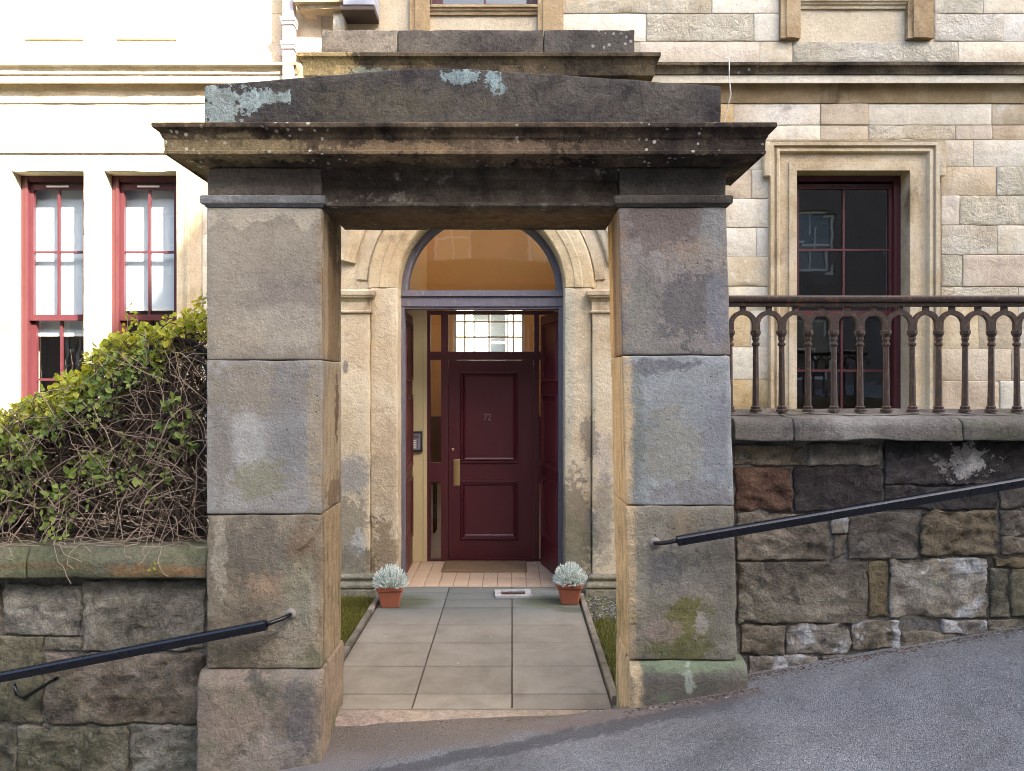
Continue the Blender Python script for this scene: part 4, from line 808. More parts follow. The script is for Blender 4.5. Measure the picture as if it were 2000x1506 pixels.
# hall beyond the screen
for bx_ in ((-1.75, -1.65, 8.40, 14.99, 0, 5.41), (1.45, 1.55, 8.40, 14.99, 0, 5.41), (-1.65, -1.128, 8.395, 8.45, 0, 5.41), (.558, 1.45, 8.395, 8.45, 0, 5.41), (-1.1279, .5579, 8.401, 8.45, 4.0, 5.41)):
    mb = MB(); mb.box(*bx_); obj('hall_wall', mb, M_ochre2, house)
obj('hall_wall', holed(-1.65, 1.45, 0, 5.41, 14.93, 14.99, [BW]), M_ochre2, house)
mb = MB(); mb.box(-1.65, 1.45, 8.40, 10.9, 5.3, 5.41); obj('hall_ceiling', mb, M_ceil, house)
mb = MB(); mb.box(-1.649, -1.62, 10.2, 14.92, .0, 1.3); mb.box(-1.62, 1.449, 14.9, 14.92, 0, 1.3); obj('dado', mb, paint('dado_brown', S(110, 66, 36), .6, .1), house)
mb = MB(); x0, x1, z0, z1 = BW; mb.box(x0, x0 + .06, 15.05, 15.12, z0, z1); mb.box(x1 - .06, x1, 15.05, 15.12, z0, z1); mb.box(x0, x1, 15.051, 15.12, z1 - .06, z1); mb.box(x0, x1, 15.051, 15.12, z0, z0 + .06)
for k in (.16, .5, .84): mb.box(x0 + (x1 - x0) * k - .015, x0 + (x1 - x0) * k + .015, 15.06, 15.1, z0, z1)
for z in (2.85, 3.15): mb.box(x0, x1, 15.064, 15.096, z - .015, z + .015)
obj('stair_window', mb, M_lead, house)
mb = MB(); mb.box(-1.65, 1.45, 8.42, 14.99, -.05, -.002); obj('hall_floor', mb, paint('hall_floor_tan', S(170, 132, 84), .5, .1, .1, 5, (1, 1, 1)), kind='structure')
hp = thing('plant_stand', 'small dark wooden stand seen through the lower side pane', 'stand', (-1.1, 10.0, 0)); M_dw = paint('dark_wood', S(62, 40, 30), .5)
mb = MB(); mb.box(-1.30, -.98, 9.9, 10.15, .62, .67); obj('top', mb, M_dw, hp)
for px_, py_ in ((-1.28, 9.92), (-1.02, 9.92), (-1.28, 10.11), (-1.02, 10.11)): mb = MB(); mb.box(px_, px_ + .03, py_, py_ + .03, 0, .62); obj('leg', mb, M_dw, hp)
mb = MB(); mb.box(-1.62, -1.56, 9.55, 9.7, 1.72, 1.95); wl = obj('wall_box', mb, paint('grey_plastic', S(150, 140, 130), .4), label='small grey box on the hall wall seen through the left side pane', cat='wall box')
# tiles of the lobby floor
M_tile = paint('cream_tile', S(214, 186, 156), .45, .08, .05, 20, (1, 1, 1)); tg = MB(); tg.box(-1.128, .558, 7.26, 8.36, -.05, -.006); tf_ = obj('tiled_floor', tg, paint('grout', S(140, 112, 90), .9, .1), kind='structure')
tw = .1395; nx = 12; ty = [7.262, 7.325, 7.605, 7.885, 8.165, 8.298]; tm = {}
for j in range(5):
    for i in range(nx):
        x0 = -1.118 + tw * i; key = j
        if key not in tm:
            m_ = MB(); L = ty[j + 1] - ty[j] - .005; rough((-tw / 2 + .0025, -L / 2, -.01), (tw / 2 - .0025, L / 2, 0), mb=m_, r=.003, amp=0, chip=0, step=.3, skip='D')
            me = bpy.data.meshes.new('tile'); me.from_pydata(m_.v, [], m_.f); me.materials.append(M_tile); me.polygons.foreach_set('use_smooth', [True] * len(me.polygons)); tm[key] = me
        o = bpy.data.objects.new('tile', tm[key]); COL.objects.link(o); o.parent = tf_; o.location = Vector((x0 + tw / 2, (ty[j] + ty[j + 1]) / 2, .001)) - wloc(tf_)

# ------------------------------------------------------------------ fittings
dp = thing('downpipe', 'square white painted downpipe with collars beside the porch cornice', 'downpipe', (-2.13, 7.4, 0))
M_pipe = paint('pipe_paint', S(206, 198, 200), .5, .08)
for z0, z1 in ((-.02, 5.18), (5.182, 9.0)):
    mb = MB(); mb.box(-2.185, -2.085, 7.32, 7.42, z0, z1); obj('pipe', mb, M_pipe, dp)
for z in (5.11, 5.34):
    mb = MB(); moulding(-2.185, -2.085, 7.32, 7.43, [(-.02, z), (.012, z), (.012, z + .03), (.02, z + .035), (.02, z + .07), (-.02, z + .08)], 2, mb=mb); obj('collar', mb, M_pipe, dp)
for z in (5.09, 2.4): mb = MB(); mb.box(-2.25, -2.02, 7.42, 7.50, z, z + .05); obj('bracket', mb, M_pipe, dp)
mb = MB(); moulding(PX(590, 7.3), PX(662, 7.3), 7.33, YH + .02, [(-.1, 5.48), (.02, 5.485), (.035, 5.52), (.07, 5.53), (.075, 5.62), (.0, 5.66), (-.1, 5.66)], 8, .004, 1, mb=mb); obj('stone_corbel', mb, M_trim, house, autos=30)
mb = MB(); mb.box(PX(650, 7.35), PX(672, 7.35), 7.36, YH + .02, 5.19, 5.48); obj('corbel_stem', mb, M_ash, house)
ub = thing('lead_box', 'pale metal clad box fixed beside the stone corbel at the top of the wall', 'box', (-1.48, 7.35, 5.44))
mb = rough((PX(670, 7.2), 7.2, 5.47), (PX(731, 7.2), YH - .002, 5.9), r=.008, amp=.006, chip=.01, step=.06, skip=''); obj('cladding', mb, paint('lead_sheet', S(176, 180, 196), .45, .2, .4, 10, (1, 1, 1)), ub, smooth=True)
mb = MB(); mb.box(PX(664, 7.2), PX(730, 7.2), 7.21, YH - .002, 5.43, 5.469); obj('base_board', mb, paint('dark_board', S(84, 70, 62), .7), ub)
mb = MB(); pts = [(2.03, 7.295, 5.02), (2.05, 7.25, 4.98), (2.06, 7.28, 4.80), (2.075, 7.28, 4.66), (2.06, 7.4, 4.5), (2.035, 7.47, 4.3), (2.03, 7.47, 3.4)]
mb.tube(pts, .006, 6); obj('hanging_cable', mb, M_lead, smooth=True, label='thin white cable hanging from the string course beside the gateway pediment', cat='cable')
ic = thing('door_intercom', 'grey metal door entry panel with name buttons on the cream lobby wall', 'intercom', (X_(814), 8.27, 1.17))
M_blackp = paint('black_plastic', (.02, .02, .024), .4, .1); M_alu = paint('panel_metal', S(150, 150, 168), .35, .08)
xa, xb, za, zb = X_(803), X_(826), Z_(881), Z_(842)
mb = MB(); rough((xa, 8.262, za), (xb, 8.2995, zb), mb=mb, r=.004, amp=0, chip=0, step=.1, skip=''); obj('casing', mb, M_blackp, ic, smooth=True)
mb = MB(); mb.box(xa + .008, xb - .02, 8.259, 8.2615, za + .02, zb - .025); obj('face_plate', mb, M_alu, ic)
mb = MB(); mb.box(xa + .02, xb - .035, 8.257, 8.2588, zb - .075, zb - .04); obj('speaker_grille', mb, M_hinge, ic)
for k in range(5):
    z = za + .035 + k * .019
    mb = MB(); mb.box(xa + .016, xa + .065, 8.257, 8.2588, z, z + .012); obj('name_plate', mb, M_lead, ic)
    mb = MB(); mb.box(xa + .07, xa + .08, 8.256, 8.2588, z + .001, z + .011); obj('button', mb, M_blackp, ic)
# doormat
def matmat():
    t = NT('coir'); P = t.P(); n = t.noise(P, 6, 5); col = t.mix(n, S(128, 102, 76), S(172, 142, 108)); f = t.noise(P, 260, 3, .7)
    col = t.mix(1.0, col, t.ramp(f, [(.3, (.6,) * 3), (.7, (1.25,) * 3)]), 'MULTIPLY'); return t.fin(col, .95, t.bump(f, .9, .008))
mb = MB(); nX, nY = 28, 12; rr = []
for j in range(nY + 1):
    r_ = []
    for i in range(nX + 1):
        x = -.72 + .87 * i / nX; y = 7.80 + .46 * j / nY; e = .012 * sst(1 - j / 4) * max(0, math.sin((x + .72) * 9.0)) ** 2
        r_.append((x + .004 * N3((x, y, 0), 12), y + .006 * N3((x, y, 3), 7), .018 + e + .002 * N3((x, y, 1), 30)))
    rr.append(r_)
I = [[mb.vert(p) for p in r_] for r_ in rr]; B0 = [[mb.vert((p[0], p[1], .003)) for p in r_] for r_ in rr]
for j in range(nY):
    for i in range(nX): mb.f.append((I[j][i], I[j][i + 1], I[j + 1][i + 1], I[j + 1][i]))
for i in range(nX): mb.f.append((B0[0][i], B0[0][i + 1], I[0][i + 1], I[0][i])); mb.f.append((B0[nY][i + 1], B0[nY][i], I[nY][i], I[nY][i + 1]))
for j in range(nY): mb.f.append((B0[j + 1][0], B0[j][0], I[j][0], I[j + 1][0])); mb.f.append((B0[j][nX], B0[j + 1][nX], I[j + 1][nX], I[j][nX]))
obj('doormat', mb, matmat(), smooth=True, label='brown coir doormat lying in front of the maroon front door', cat='doormat')
# drain
dr = thing('drain_cover', 'rusty drain grating in a pale concrete frame set in the path', 'drain', (.01, 6.97, 0)); dm = Matrix.Translation((.01, 6.965, 0)) @ Matrix.Rotation(R(3), 4, 'Z')
mb = holed(-.165, .165, -.115, .115, 0, .02, [(-.11, .11, -.062, .062)]); mb.v = [(p[0], p[2], .0225 - p[1]) for p in mb.v]; obj('concrete_frame', mb, stone('pale_concrete', [S(190, 186, 180), S(214, 212, 208)], per=False, bump=.3), dr, mtx=dm)
M_rust = paint('rusty_iron', S(104, 70, 52), .8, .35, .5, 40, (1, 1, 1))
for k in range(11): mb = MB(); x = -.102 + .0204 * k; mb.box(x - .006, x + .006, -.0615, .0615, .004, .014); obj('grating_bar', mb, M_rust, dr, mtx=dm)
mb = MB(); mb.box(-.11, .11, -.062, .062, .0028, .0038); obj('pit_dark_sheet', mb, paint('pit_black', (.012, .01, .01), .9), dr, mtx=dm)  # flat black sheet, painted as the darkness below the grating

# ------------------------------------------------------------------ arched iron railing on the right wall
M_iron = paint('rusty_black_iron', S(66, 52, 44), .6, .4, .5, 26, (1, 1, .5), wear=S(116, 80, 56), wamt=.6)
M_ironw = paint('iron_with_flaked_white', S(74, 60, 54), .6, .4, .5, 26, (1, 1, .5), wear=S(210, 204, 200), wamt=.35)
rl = thing('arched_railing', 'rusty black iron railing of round arches and slim columns on the right coping', 'railing', (2.4, 4.4, 1.74))
YRL, zf = 4.40, 1.748; zt = 2.352; sp = .1497; x0r = PX(1421, YRL)
def bal():
    return MB().lathe(0, 0, [(.033, 0), (.033, .014), (.025, .018), (.027, .030), (.019, .036), (.018, .10), (.0165, .25), (.0155, .372), (.0155, .376), (.022, .382), (.023, .392), (.016, .398), (.016, .410), (.021, .414), (.021, .422), (.018, .426), (.022, .436), (.029, .448), (.029, .466), (.02, .469), (.016, .471)], 8)
bme = None; ame = None
zspr = zf + .469; rin = sp / 2; stl = .033
for k in range(26):
    x = x0r + .012 + sp * k
    if bme is None:
        o = obj('column', bal(), M_iron, rl, center=True); bme = o.data
    else:
        o = bpy.data.objects.new('column', bme); COL.objects.link(o); o.parent = rl
        if k == 4: o.data = bme.copy(); o.data.materials[0] = M_ironw
    o.location = Vector((x, YRL, zf)) - wloc(rl); o.rotation_euler = (R(random.gauss(0, .25)), R(random.gauss(0, .3)), random.random())
    if ame is None:
        m_ = MB(); n = 18; rows = []
        for r_, y in ((rin + .005, -.013), (rin + .005, .013), (rin - .021, .013), (rin - .021, -.013)):
            row = [m_.vert((r_, y, 0))] + [m_.vert((r_ * math.cos(math.pi * i / n), y, stl + r_ * math.sin(math.pi * i / n))) for i in range(n + 1)] + [m_.vert((-r_, y, 0))]; rows.append(row)
        for q in range(4):
            p_, q_ = rows[q], rows[(q + 1) % 4]
            for i in range(n + 2): m_.f.append((p_[i], p_[i + 1], q_[i + 1], q_[i]))
        m_.box(-.015, .015, -.011, .011, stl + rin - .003, zt - zspr + .002)
        ao = obj('arch', m_, M_iron, rl, center=False); ame = ao.data
        for v in ame.vertices: v.co += wloc(rl)
    else: ao = bpy.data.objects.new('arch', ame); COL.objects.link(ao); ao.parent = rl
    ao.location = Vector((x + sp / 2, YRL + (.0004 if k % 2 else 0), zspr)) - wloc(rl)
XE = x0r + sp * 26
obj('top_rail', moulding(x0r - .04, XE, YRL, YRL + .0, [(-.022, zt), (.022, zt), (.026, zt + .016), (.022, zt + .020), (.034, zt + .024), (.042, zt + .038), (.04, zt + .052), (.024, zt + .060), (0, zt + .064)], 60, .002, 6, ends=False), M_iron, rl, autos=40)
obj('top_rail', moulding(x0r - .04, XE, YRL, YRL, [(.022, zt), (-.022, zt), (-.026, zt + .016), (-.022, zt + .020), (-.034, zt + .024), (-.042, zt + .038), (-.04, zt + .052), (-.024, zt + .060), (0, zt + .064)], 60, .002, 6, ends=False), M_iron, rl, autos=40)

# ------------------------------------------------------------------ raking handrails
M_hr = paint('blue_black_paint', (.004, .0045, .008), .27, .3, .3, 30, (1, 1, 1), wear=(.05, .05, .06), wamt=.1)
M_bolt = paint('worn_bolt', S(150, 140, 130), .5, .2)
def handrail(p0, p1, endp, wallp, label, brk):
    t = thing('handrail', label, 'handrail', wallp, 'sloping handrails')
    d = (Vector(p1) - Vector(p0)).normalized(); mb = MB(); u = Vector((0, 1, 0)); v = d.cross(u).normalized(); v = v if v.z > 0 else -v
    prof = [(-.020, -.025), (.020, -.025), (.022, .012), (.016, .021), (.010, .024), (-.010, .024), (-.016, .021), (-.022, .012)]
    rings = []
    for p in (p0, p1): rings.append([mb.vert(Vector(p) + u * a + v * b) for a, b in prof])
    for k in range(8): mb.f.append((rings[0][k], rings[0][(k + 1) % 8], rings[1][(k + 1) % 8], rings[1][k]))
    mb.f.append(tuple(reversed(rings[0]))); mb.f.append(tuple(rings[1])); obj('rail', mb, M_hr, t, autos=30)
    e = Vector(endp); wv = Vector(wallp); mb = MB(); mb.tube([e, e * .75 + wv * .25 + Vector((0, -.012, 0)), e * .3 + wv * .7 + Vector((0, -.03, 0)), wv + Vector((0, -.02, 0)), wv + Vector((0, .02, 0))], .0115, 10); obj('end_rod', mb, M_hr, t, smooth=True)
    mb = MB(); mb.lathe(0, 0, [(.030, 0), (.028, .006), (.018, .012), (.004, .014)], 14); obj('wall_fixing', mb, M_bolt, t, mtx=Matrix.Translation((wv.x, YF + .002, wv.z)) @ Matrix.Rotation(R(90), 4, 'X'), smooth=True)
    for b in brk:
        b = Vector(b); mb = MB(); mb.tube([b, b + Vector((.012, .0, -.055)), b + Vector((.03, .03, -.085)), b + Vector((.08, .27, -.06))], .009, 8); obj('bracket', mb, M_hr, t, smooth=True)
YB = 3.985
lA = (PX(-330, YB), YB, PZ(1387, YB)); lB = (PX(520, YB), YB, PZ(1220, YB))
handrail(lA, lB, lB, (PX(568, 4.1), YF, PZ(1199, 4.1)), 'short blue-black handrail running down the left wall below the hedge', [(PX(28, YB), YB, PZ(1336, YB)), (PX(-300, YB), YB, PZ(1398, YB))])
rA = (PX(1322, YB), YB, PZ(1056, YB)); rB = (PX(2330, YB), YB, PZ(884, YB))
handrail(rA, rB, rA, (PX(1279, 4.1), YF, PZ(1060, 4.1)), 'long blue-black handrail rising along the dark right wall', [(PX(2230, YB), YB, PZ(915, YB))])

# ------------------------------------------------------------------ iron railing with scrolls under the hedge
YG = 4.43
M_blk = paint('black_iron', (.020, .019, .020), .55, .4, .3, 30, (1, 1, 1))
gr = thing('scroll_railing', 'black iron garden railing with scrolled top inside the hedge', 'railing', (-2.4, YG, 1.02))
def gp(x, y, dy=0): return (PX(x, YG), YG + dy, PZ(y, YG))
ctrl = [(-420, 905), (-150, 895), (0, 872), (90, 850), (165, 812), (225, 768), (275, 705), (315, 668), (355, 664), (385, 676), (402, 690)]
def smoothc(c, n=6):
    o = []
    for i in range(len(c) - 1):
        p0, p1, p2, p3 = c[max(i - 1, 0)], c[i], c[i + 1], c[min(i + 2, len(c) - 1)]
        for k in range(n):
            t = k / n; o.append(tuple(.5 * ((2 * p1[j]) + (-p0[j] + p2[j]) * t + (2 * p0[j] - 5 * p1[j] + 4 * p2[j] - p3[j]) * t * t + (-p0[j] + 3 * p1[j] - 3 * p2[j] + p3[j]) * t ** 3) for j in (0, 1)))
    return o + [c[-1]]
top = smoothc(ctrl)
def ytop(x):
    for a, b in zip(top[:-1], top[1:]):
        if a[0] <= x <= b[0]: return a[1] + (b[1] - a[1]) * (x - a[0]) / (b[0] - a[0] + 1e-6)
    return top[-1][1]
mb = MB(); mb.tube([gp(*p) for p in top], .022, 8); obj('top_rail', mb, M_blk, gr, smooth=True)
for c in ([(285, 712), (320, 700), (352, 690), (368, 700), (362, 716)], [(330, 730), (336, 700), (372, 694), (400, 712), (406, 745), (385, 772), (352, 776), (334, 758), (342, 738), (362, 734)], [(340, 790), (368, 800), (395, 788), (406, 770)], [(225, 800), (250, 775), (275, 780), (275, 805), (255, 812)]):
    mb = MB(); mb.tube([gp(*p) for p in smoothc(c)], .014, 8); obj('scroll', mb, M_blk, gr, smooth=True)
mb = MB(); mb.box(PX(-420, YG), PX(404, YG), YG - .014, YG + .014, PZ(838, YG), PZ(826, YG)); mb2 = MB(); mb2.box(PX(-420, YG), PX(404, YG), YG - .013, YG + .013, PZ(1042, YG), PZ(1030, YG)); obj('rail', mb2, M_blk, gr)
mb = MB(); mb.box(PX(300, YG), PX(404, YG), YG - .014, YG + .014, PZ(838, YG), PZ(828, YG)); obj('rail', mb, M_blk, gr)
x = -400
while x < 400:
    yt = ytop(x) if x < 300 else 832
    mb = MB(); mb.box(PX(x - 5, YG), PX(x + 5, YG), YG - .011, YG + .011, 1.0, PZ(yt, YG)); obj('bar', mb, M_blk, gr); x += 52.8

# ------------------------------------------------------------------ hedge: tangle of dry stems with young leaves
rnd = random.Random(5)
hedge = thing('climbing_hedge', 'tangled bare-stemmed climber with fresh yellow-green leaves over the left railing', 'hedge', (-2.4, 4.40, 1.02))
def hz(x): return PZ(hy(x), YG)
def hy(x):                                               # outline of the hedge top in the wall's own length
    pts = [(-500, 850), (-150, 835), (0, 808), (70, 792), (130, 758), (180, 712), (230, 672), (290, 652), (340, 642), (380, 615), (408, 600)]
    for a, b in zip(pts[:-1], pts[1:]):
        if a[0] <= x <= b[0]: return a[1] + (b[1] - a[1]) * (x - a[0]) / (b[0] - a[0])
    return pts[-1][1]
tw_ = MB(); tw2 = MB()
for k in range(4300):
    x = rnd.uniform(-330, 405) if k % 5 else rnd.uniform(280, 405); yt = hy(x); y = yt + 14 + (1050 - yt - 14) * rnd.random() ** .85; p = Vector(gp(x, y, rnd.uniform(-.19, .15)))
    L = rnd.uniform(.12, .5); an = rnd.gauss(-.6 if rnd.random() < .6 else 1.2, .6); d = Vector((math.cos(an) * rnd.choice((-1, 1)), rnd.gauss(0, .35), math.sin(an) * .9)).normalized()
    pts = [p]; n = 6
    for i in range(n):
        d = (d + Vector((rnd.gauss(0, .2), rnd.gauss(0, .14), rnd.gauss(-.10, .2)))).normalized(); q = pts[-1] + d * (L / n)
        q.y = min(max(q.y, 4.17), 4.62); q.x = min(q.x, XL0 - .012)
        lim = PZ(hy(q.x * F / YG + 1000) + 4, YG)
        if q.z > lim: q.z = lim; d.z = -abs(d.z)
        if q.z < 1.03: q.z = 1.03 + .012 * rnd.random()
        pts.append(q)
    r0 = rnd.choice((.0014, .0018, .0022, .0034)); (tw_ if (p.y < 4.31 and rnd.random() < .62) else tw2).tube(pts, [r0 * (1 - .5 * i / n) for i in range(n + 1)], 4, cap=False)  # rear stems go dark: the hedge's inner shade put into colour
for k in range(46):                                      # trailing runners over the coping
    x = rnd.uniform(-300, 395); p = Vector((PX(x, 4.2), rnd.uniform(4.14, 4.24), 1.04)); pts = [p + Vector((rnd.uniform(-.1, .1), .12, rnd.uniform(.05, .3))), p + Vector((0, .02, .03)), p]
    d = Vector((rnd.uniform(-1, 1), -.25, rnd.uniform(-.5, .1))).normalized()
    for i in range(6):
        d = (d + Vector((rnd.gauss(0, .3), rnd.gauss(.02, .1), rnd.gauss(-.08, .25)))).normalized(); q = pts[-1] + d * rnd.uniform(.02, .06); q.y = max(4.09, min(q.y, 4.3)); q.x = min(q.x, XL0 - .012)
        if q.y > 4.125: q.z = max(q.z, 1.028)
        pts.append(q)
    tw_.tube(pts, .0018, 4, cap=False)
for x, y, h in ((248, 650, 62), (395, 602, 42), (362, 640, 30), (325, 648, 36), (140, 740, 60), (130, 770, 70), (268, 650, 40), (388, 610, 30)):   # upright shoots
    p = Vector(gp(x, y)); tw_.tube([p, p + Vector((.01, -.01, h * .0014)), p + Vector((-.008, 0, h * .00285))], [.003, .002, .001], 5)
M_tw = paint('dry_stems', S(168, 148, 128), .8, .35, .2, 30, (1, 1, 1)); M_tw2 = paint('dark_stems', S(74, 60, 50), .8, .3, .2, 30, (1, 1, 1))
obj('stems', tw_, M_tw, hedge, kind='stuff'); obj('stems', tw2, M_tw2, hedge, kind='stuff')
def leafmat(name, c0, c1, c2):
    t = NT(name); g = t.new('ShaderNodeNewGeometry'); col = t.ramp(g.outputs['Random Per Island'], [(0, c0), (.5, c1), (1, c2)])
    t.setv(t.b.inputs['Base Color'], col); t.b.inputs['Roughness'].default_value = .5; t.b.inputs['Specular IOR Level'].default_value = .35
    tr = t.new('ShaderNodeBsdfTranslucent'); t.ln(t.mix(1.0, col, (1.2, 1.2, .5), 'MULTIPLY'), tr.inputs[0]); mx = t.new('ShaderNodeMixShader'); mx.inputs[0].default_value = .35
    t.ln(t.b.outputs[0], mx.inputs[1]); t.ln(tr.outputs[0], mx.inputs[2]); t.ln(mx.outputs[0], t.out.inputs[0]); return t.m
def leaf_at(mb, p, ax, nrm, L, W):
    ax = ax.normalized(); s = ax.cross(nrm)
    if s.length < 1e-4: return
    s.normalize(); n = s.cross(ax); i = len(mb.v); f = .18 * W
    for a, b, c in ((0, 0, 0), (.22, .62, 1), (.55, .95, 1), (.72, .55, .7), (.82, .5, .4), (1.0, 0, -.6), (.82, -.5, .4), (.72, -.55, .7), (.55, -.95, 1), (.22, -.62, 1)): mb.v.append(tuple(p + ax * (a * L) + s * (b * W) + n * (c * f)))
    mb.v.append(tuple(p + ax * (.5 * L) - n * (f * .2)))
    for a, b in ((0, 1), (1, 2), (2, 3), (3, 4), (4, 5), (5, 6), (6, 7), (7, 8), (8, 9), (9, 0)): mb.f.append((i + a, i + b, i + 10))
lv1, lv2 = MB(), MB()
def sprig(mb, p, sz, n):
    up = Vector((rnd.gauss(0, .5), rnd.gauss(-.6, .5), rnd.gauss(.4, .5))).normalized()
    for k in range(n):
        an = 2 * math.pi * k / n + rnd.random() * .8; a = Vector((math.cos(an), rnd.gauss(-.15, .3), math.sin(an))).normalized(); leaf_at(mb, p + a * .004 + Vector((rnd.gauss(0, .01), rnd.gauss(0, .01), rnd.gauss(0, .01))), a, up, sz * rnd.uniform(.7, 1.2), sz * rnd.uniform(.32, .46))
for k in range(1050):                                     # crest of young leaves
    x = rnd.uniform(-480, 402); yt = hy(x); y = yt + abs(rnd.gauss(0, 34)) - 5; dens = .7 if x < 120 else 1.0
    if rnd.random() > dens: continue
    sprig(lv1, Vector(gp(x, y, rnd.uniform(-.16, .1))), rnd.uniform(.026, .05), rnd.choice((3, 3, 4, 5)))
cl = [(rnd.uniform(-330, 400), rnd.random()) for _ in range(105)]
for cx_, u in cl:                                        # clumps lower down
    yt = hy(cx_); cy_ = yt + 40 + (u ** 1.5) * (970 - yt)
    for k in range(rnd.choice((3, 5, 8, 12))): sprig(lv2, Vector(gp(cx_ + rnd.gauss(0, 18), cy_ + rnd.gauss(0, 16), rnd.uniform(-.22, -.04))), rnd.uniform(.022, .052), rnd.choice((3, 3, 4)))
for x, y, h in ((248, 650, 62), (395, 602, 42), (362, 640, 30), (325, 648, 36), (268, 650, 40), (388, 610, 30)):
    for k in range(5): sprig(lv1, Vector(gp(x + rnd.gauss(0, 5), y - h * rnd.random())), rnd.uniform(.02, .032), 2)
lv3 = MB()
for k in range(2600):                                    # inner leaves: depth shade painted into their dark colour
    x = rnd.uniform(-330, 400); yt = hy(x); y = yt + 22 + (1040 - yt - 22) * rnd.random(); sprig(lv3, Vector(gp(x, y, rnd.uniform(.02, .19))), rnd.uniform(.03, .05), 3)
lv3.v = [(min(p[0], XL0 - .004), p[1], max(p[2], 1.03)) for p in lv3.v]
sprig(lv1, Vector((PX(303, 4.12), 4.115, PZ(1106, 4.12))), .02, 4)
for q in ((86, 1032), (104, 1040), (118, 1046), (95, 1050)): sprig(lv2, Vector((PX(q[0], 4.16), 4.16, PZ(q[1], 4.16))), .03, 4)
lv1.v = [(min(p[0], XL0 - .004), p[1], p[2]) for p in lv1.v]; lv2.v = [(min(p[0], XL0 - .004), p[1], p[2]) for p in lv2.v]
obj('young_leaves', lv1, leafmat('young_leaf', S(146, 158, 60), S(180, 188, 70), S(208, 198, 76)), hedge, kind='stuff')
obj('inner_leaves', lv3, leafmat('shade_leaf', S(34, 29, 24), S(50, 41, 33), S(60, 52, 40)), hedge, kind='stuff')
obj('leaves', lv2, leafmat('green_leaf', S(96, 122, 56), S(128, 152, 72), S(162, 174, 92)), hedge, kind='stuff')

# ------------------------------------------------------------------ lawn strips, gravel, pots of heather
gb = MB(); rnd = random.Random(11)
def blade(x, y, h, z=-.028):
    a = rnd.random() * 6.28; w_ = .0022; dx, dy = math.cos(a) * w_, math.sin(a) * w_; lx, ly = rnd.gauss(0, .35) * h, rnd.gauss(0, .35) * h; i = len(gb.v)
    gb.v += [(x - dx, y - dy, z), (x + dx, y + dy, z), (x + lx * .5 + dx * .7, y + ly * .5 + dy * .7, z + h * .6), (x + lx * .5 - dx * .7, y + ly * .5 - dy * .7, z + h * .6), (x + lx, y + ly, z + h)]; gb.f += [(i, i + 1, i + 2, i + 3), (i + 3, i + 2, i + 4)]
for k in range(26000):
    x, y = rnd.uniform(-2.3, -1.215), rnd.uniform(4.6, 6.95); 
    if rnd.random() < .5: x = rnd.uniform(-1.75, -1.215)
    blade(x, y, rnd.uniform(.02, .05))
obj('grass', gb, leafmat('grass_blade', S(104, 104, 44), S(126, 124, 56), S(146, 134, 72)), kind='stuff', label='short mossy grass left of the path', cat='grass')
gb = MB()
for k in range(11000): blade(rnd.uniform(.65, 1.5), rnd.uniform(4.62, 6.35), rnd.uniform(.015, .045))
obj('grass', gb, leafmat('grass_blade_right', S(100, 98, 44), S(120, 116, 54), S(140, 126, 70)), kind='stuff', label='short mossy grass right of the path', cat='grass')
gv = MB()
for k in range(1500):
    x, y, s_ = rnd.uniform(.65, 1.5), rnd.uniform(6.25, 7.0), rnd.uniform(.005, .016); i = len(gv.v); z = -.03
    gv.v += [(x + s_ * rnd.uniform(.6, 1.2) * a, y + s_ * rnd.uniform(.6, 1.2) * b, z + s_ * c) for a, b, c in ((1, 0, .5), (0, 1, .5), (-1, 0, .5), (0, -1, .5), (0, 0, 1.1), (0, 0, 0))]
    gv.f += [tuple(i + q for q in t_) for t_ in ((0, 1, 4), (1, 2, 4), (2, 3, 4), (3, 0, 4), (1, 0, 5), (2, 1, 5), (3, 2, 5), (0, 3, 5))]
gm = NT('gravel'); g = gm.new('ShaderNodeNewGeometry'); M_grav = gm.fin(gm.ramp(g.outputs['Random Per Island'], [(0, S(70, 66, 62)), (.5, S(112, 106, 100)), (1, S(168, 162, 156))]), .9)
obj('gravel', gv, M_grav, kind='stuff', label='dark gravel patch by the right pilaster base', cat='gravel')
M_tc = paint('terracotta', S(176, 104, 78), .75, .15, .2, 12, (1, 1, 1), wear=S(196, 160, 140), wamt=.12, local=True); M_soil = paint('potting_soil', (.02, .014, .01), .95, .4, .5, 60, (1, 1, 1))
def heathermat():
    t = NT('silver_heather'); g = t.new('ShaderNodeNewGeometry'); col = t.ramp(g.outputs['Random Per Island'], [(0, S(190, 204, 186)), (.5, S(228, 236, 224)), (1, S(248, 250, 244))])
    return t.fin(col, .8)
M_he = heathermat(); M_he2 = paint('heather_green', S(92, 112, 84), .8, .3, .1, 60, (1, 1, 1))
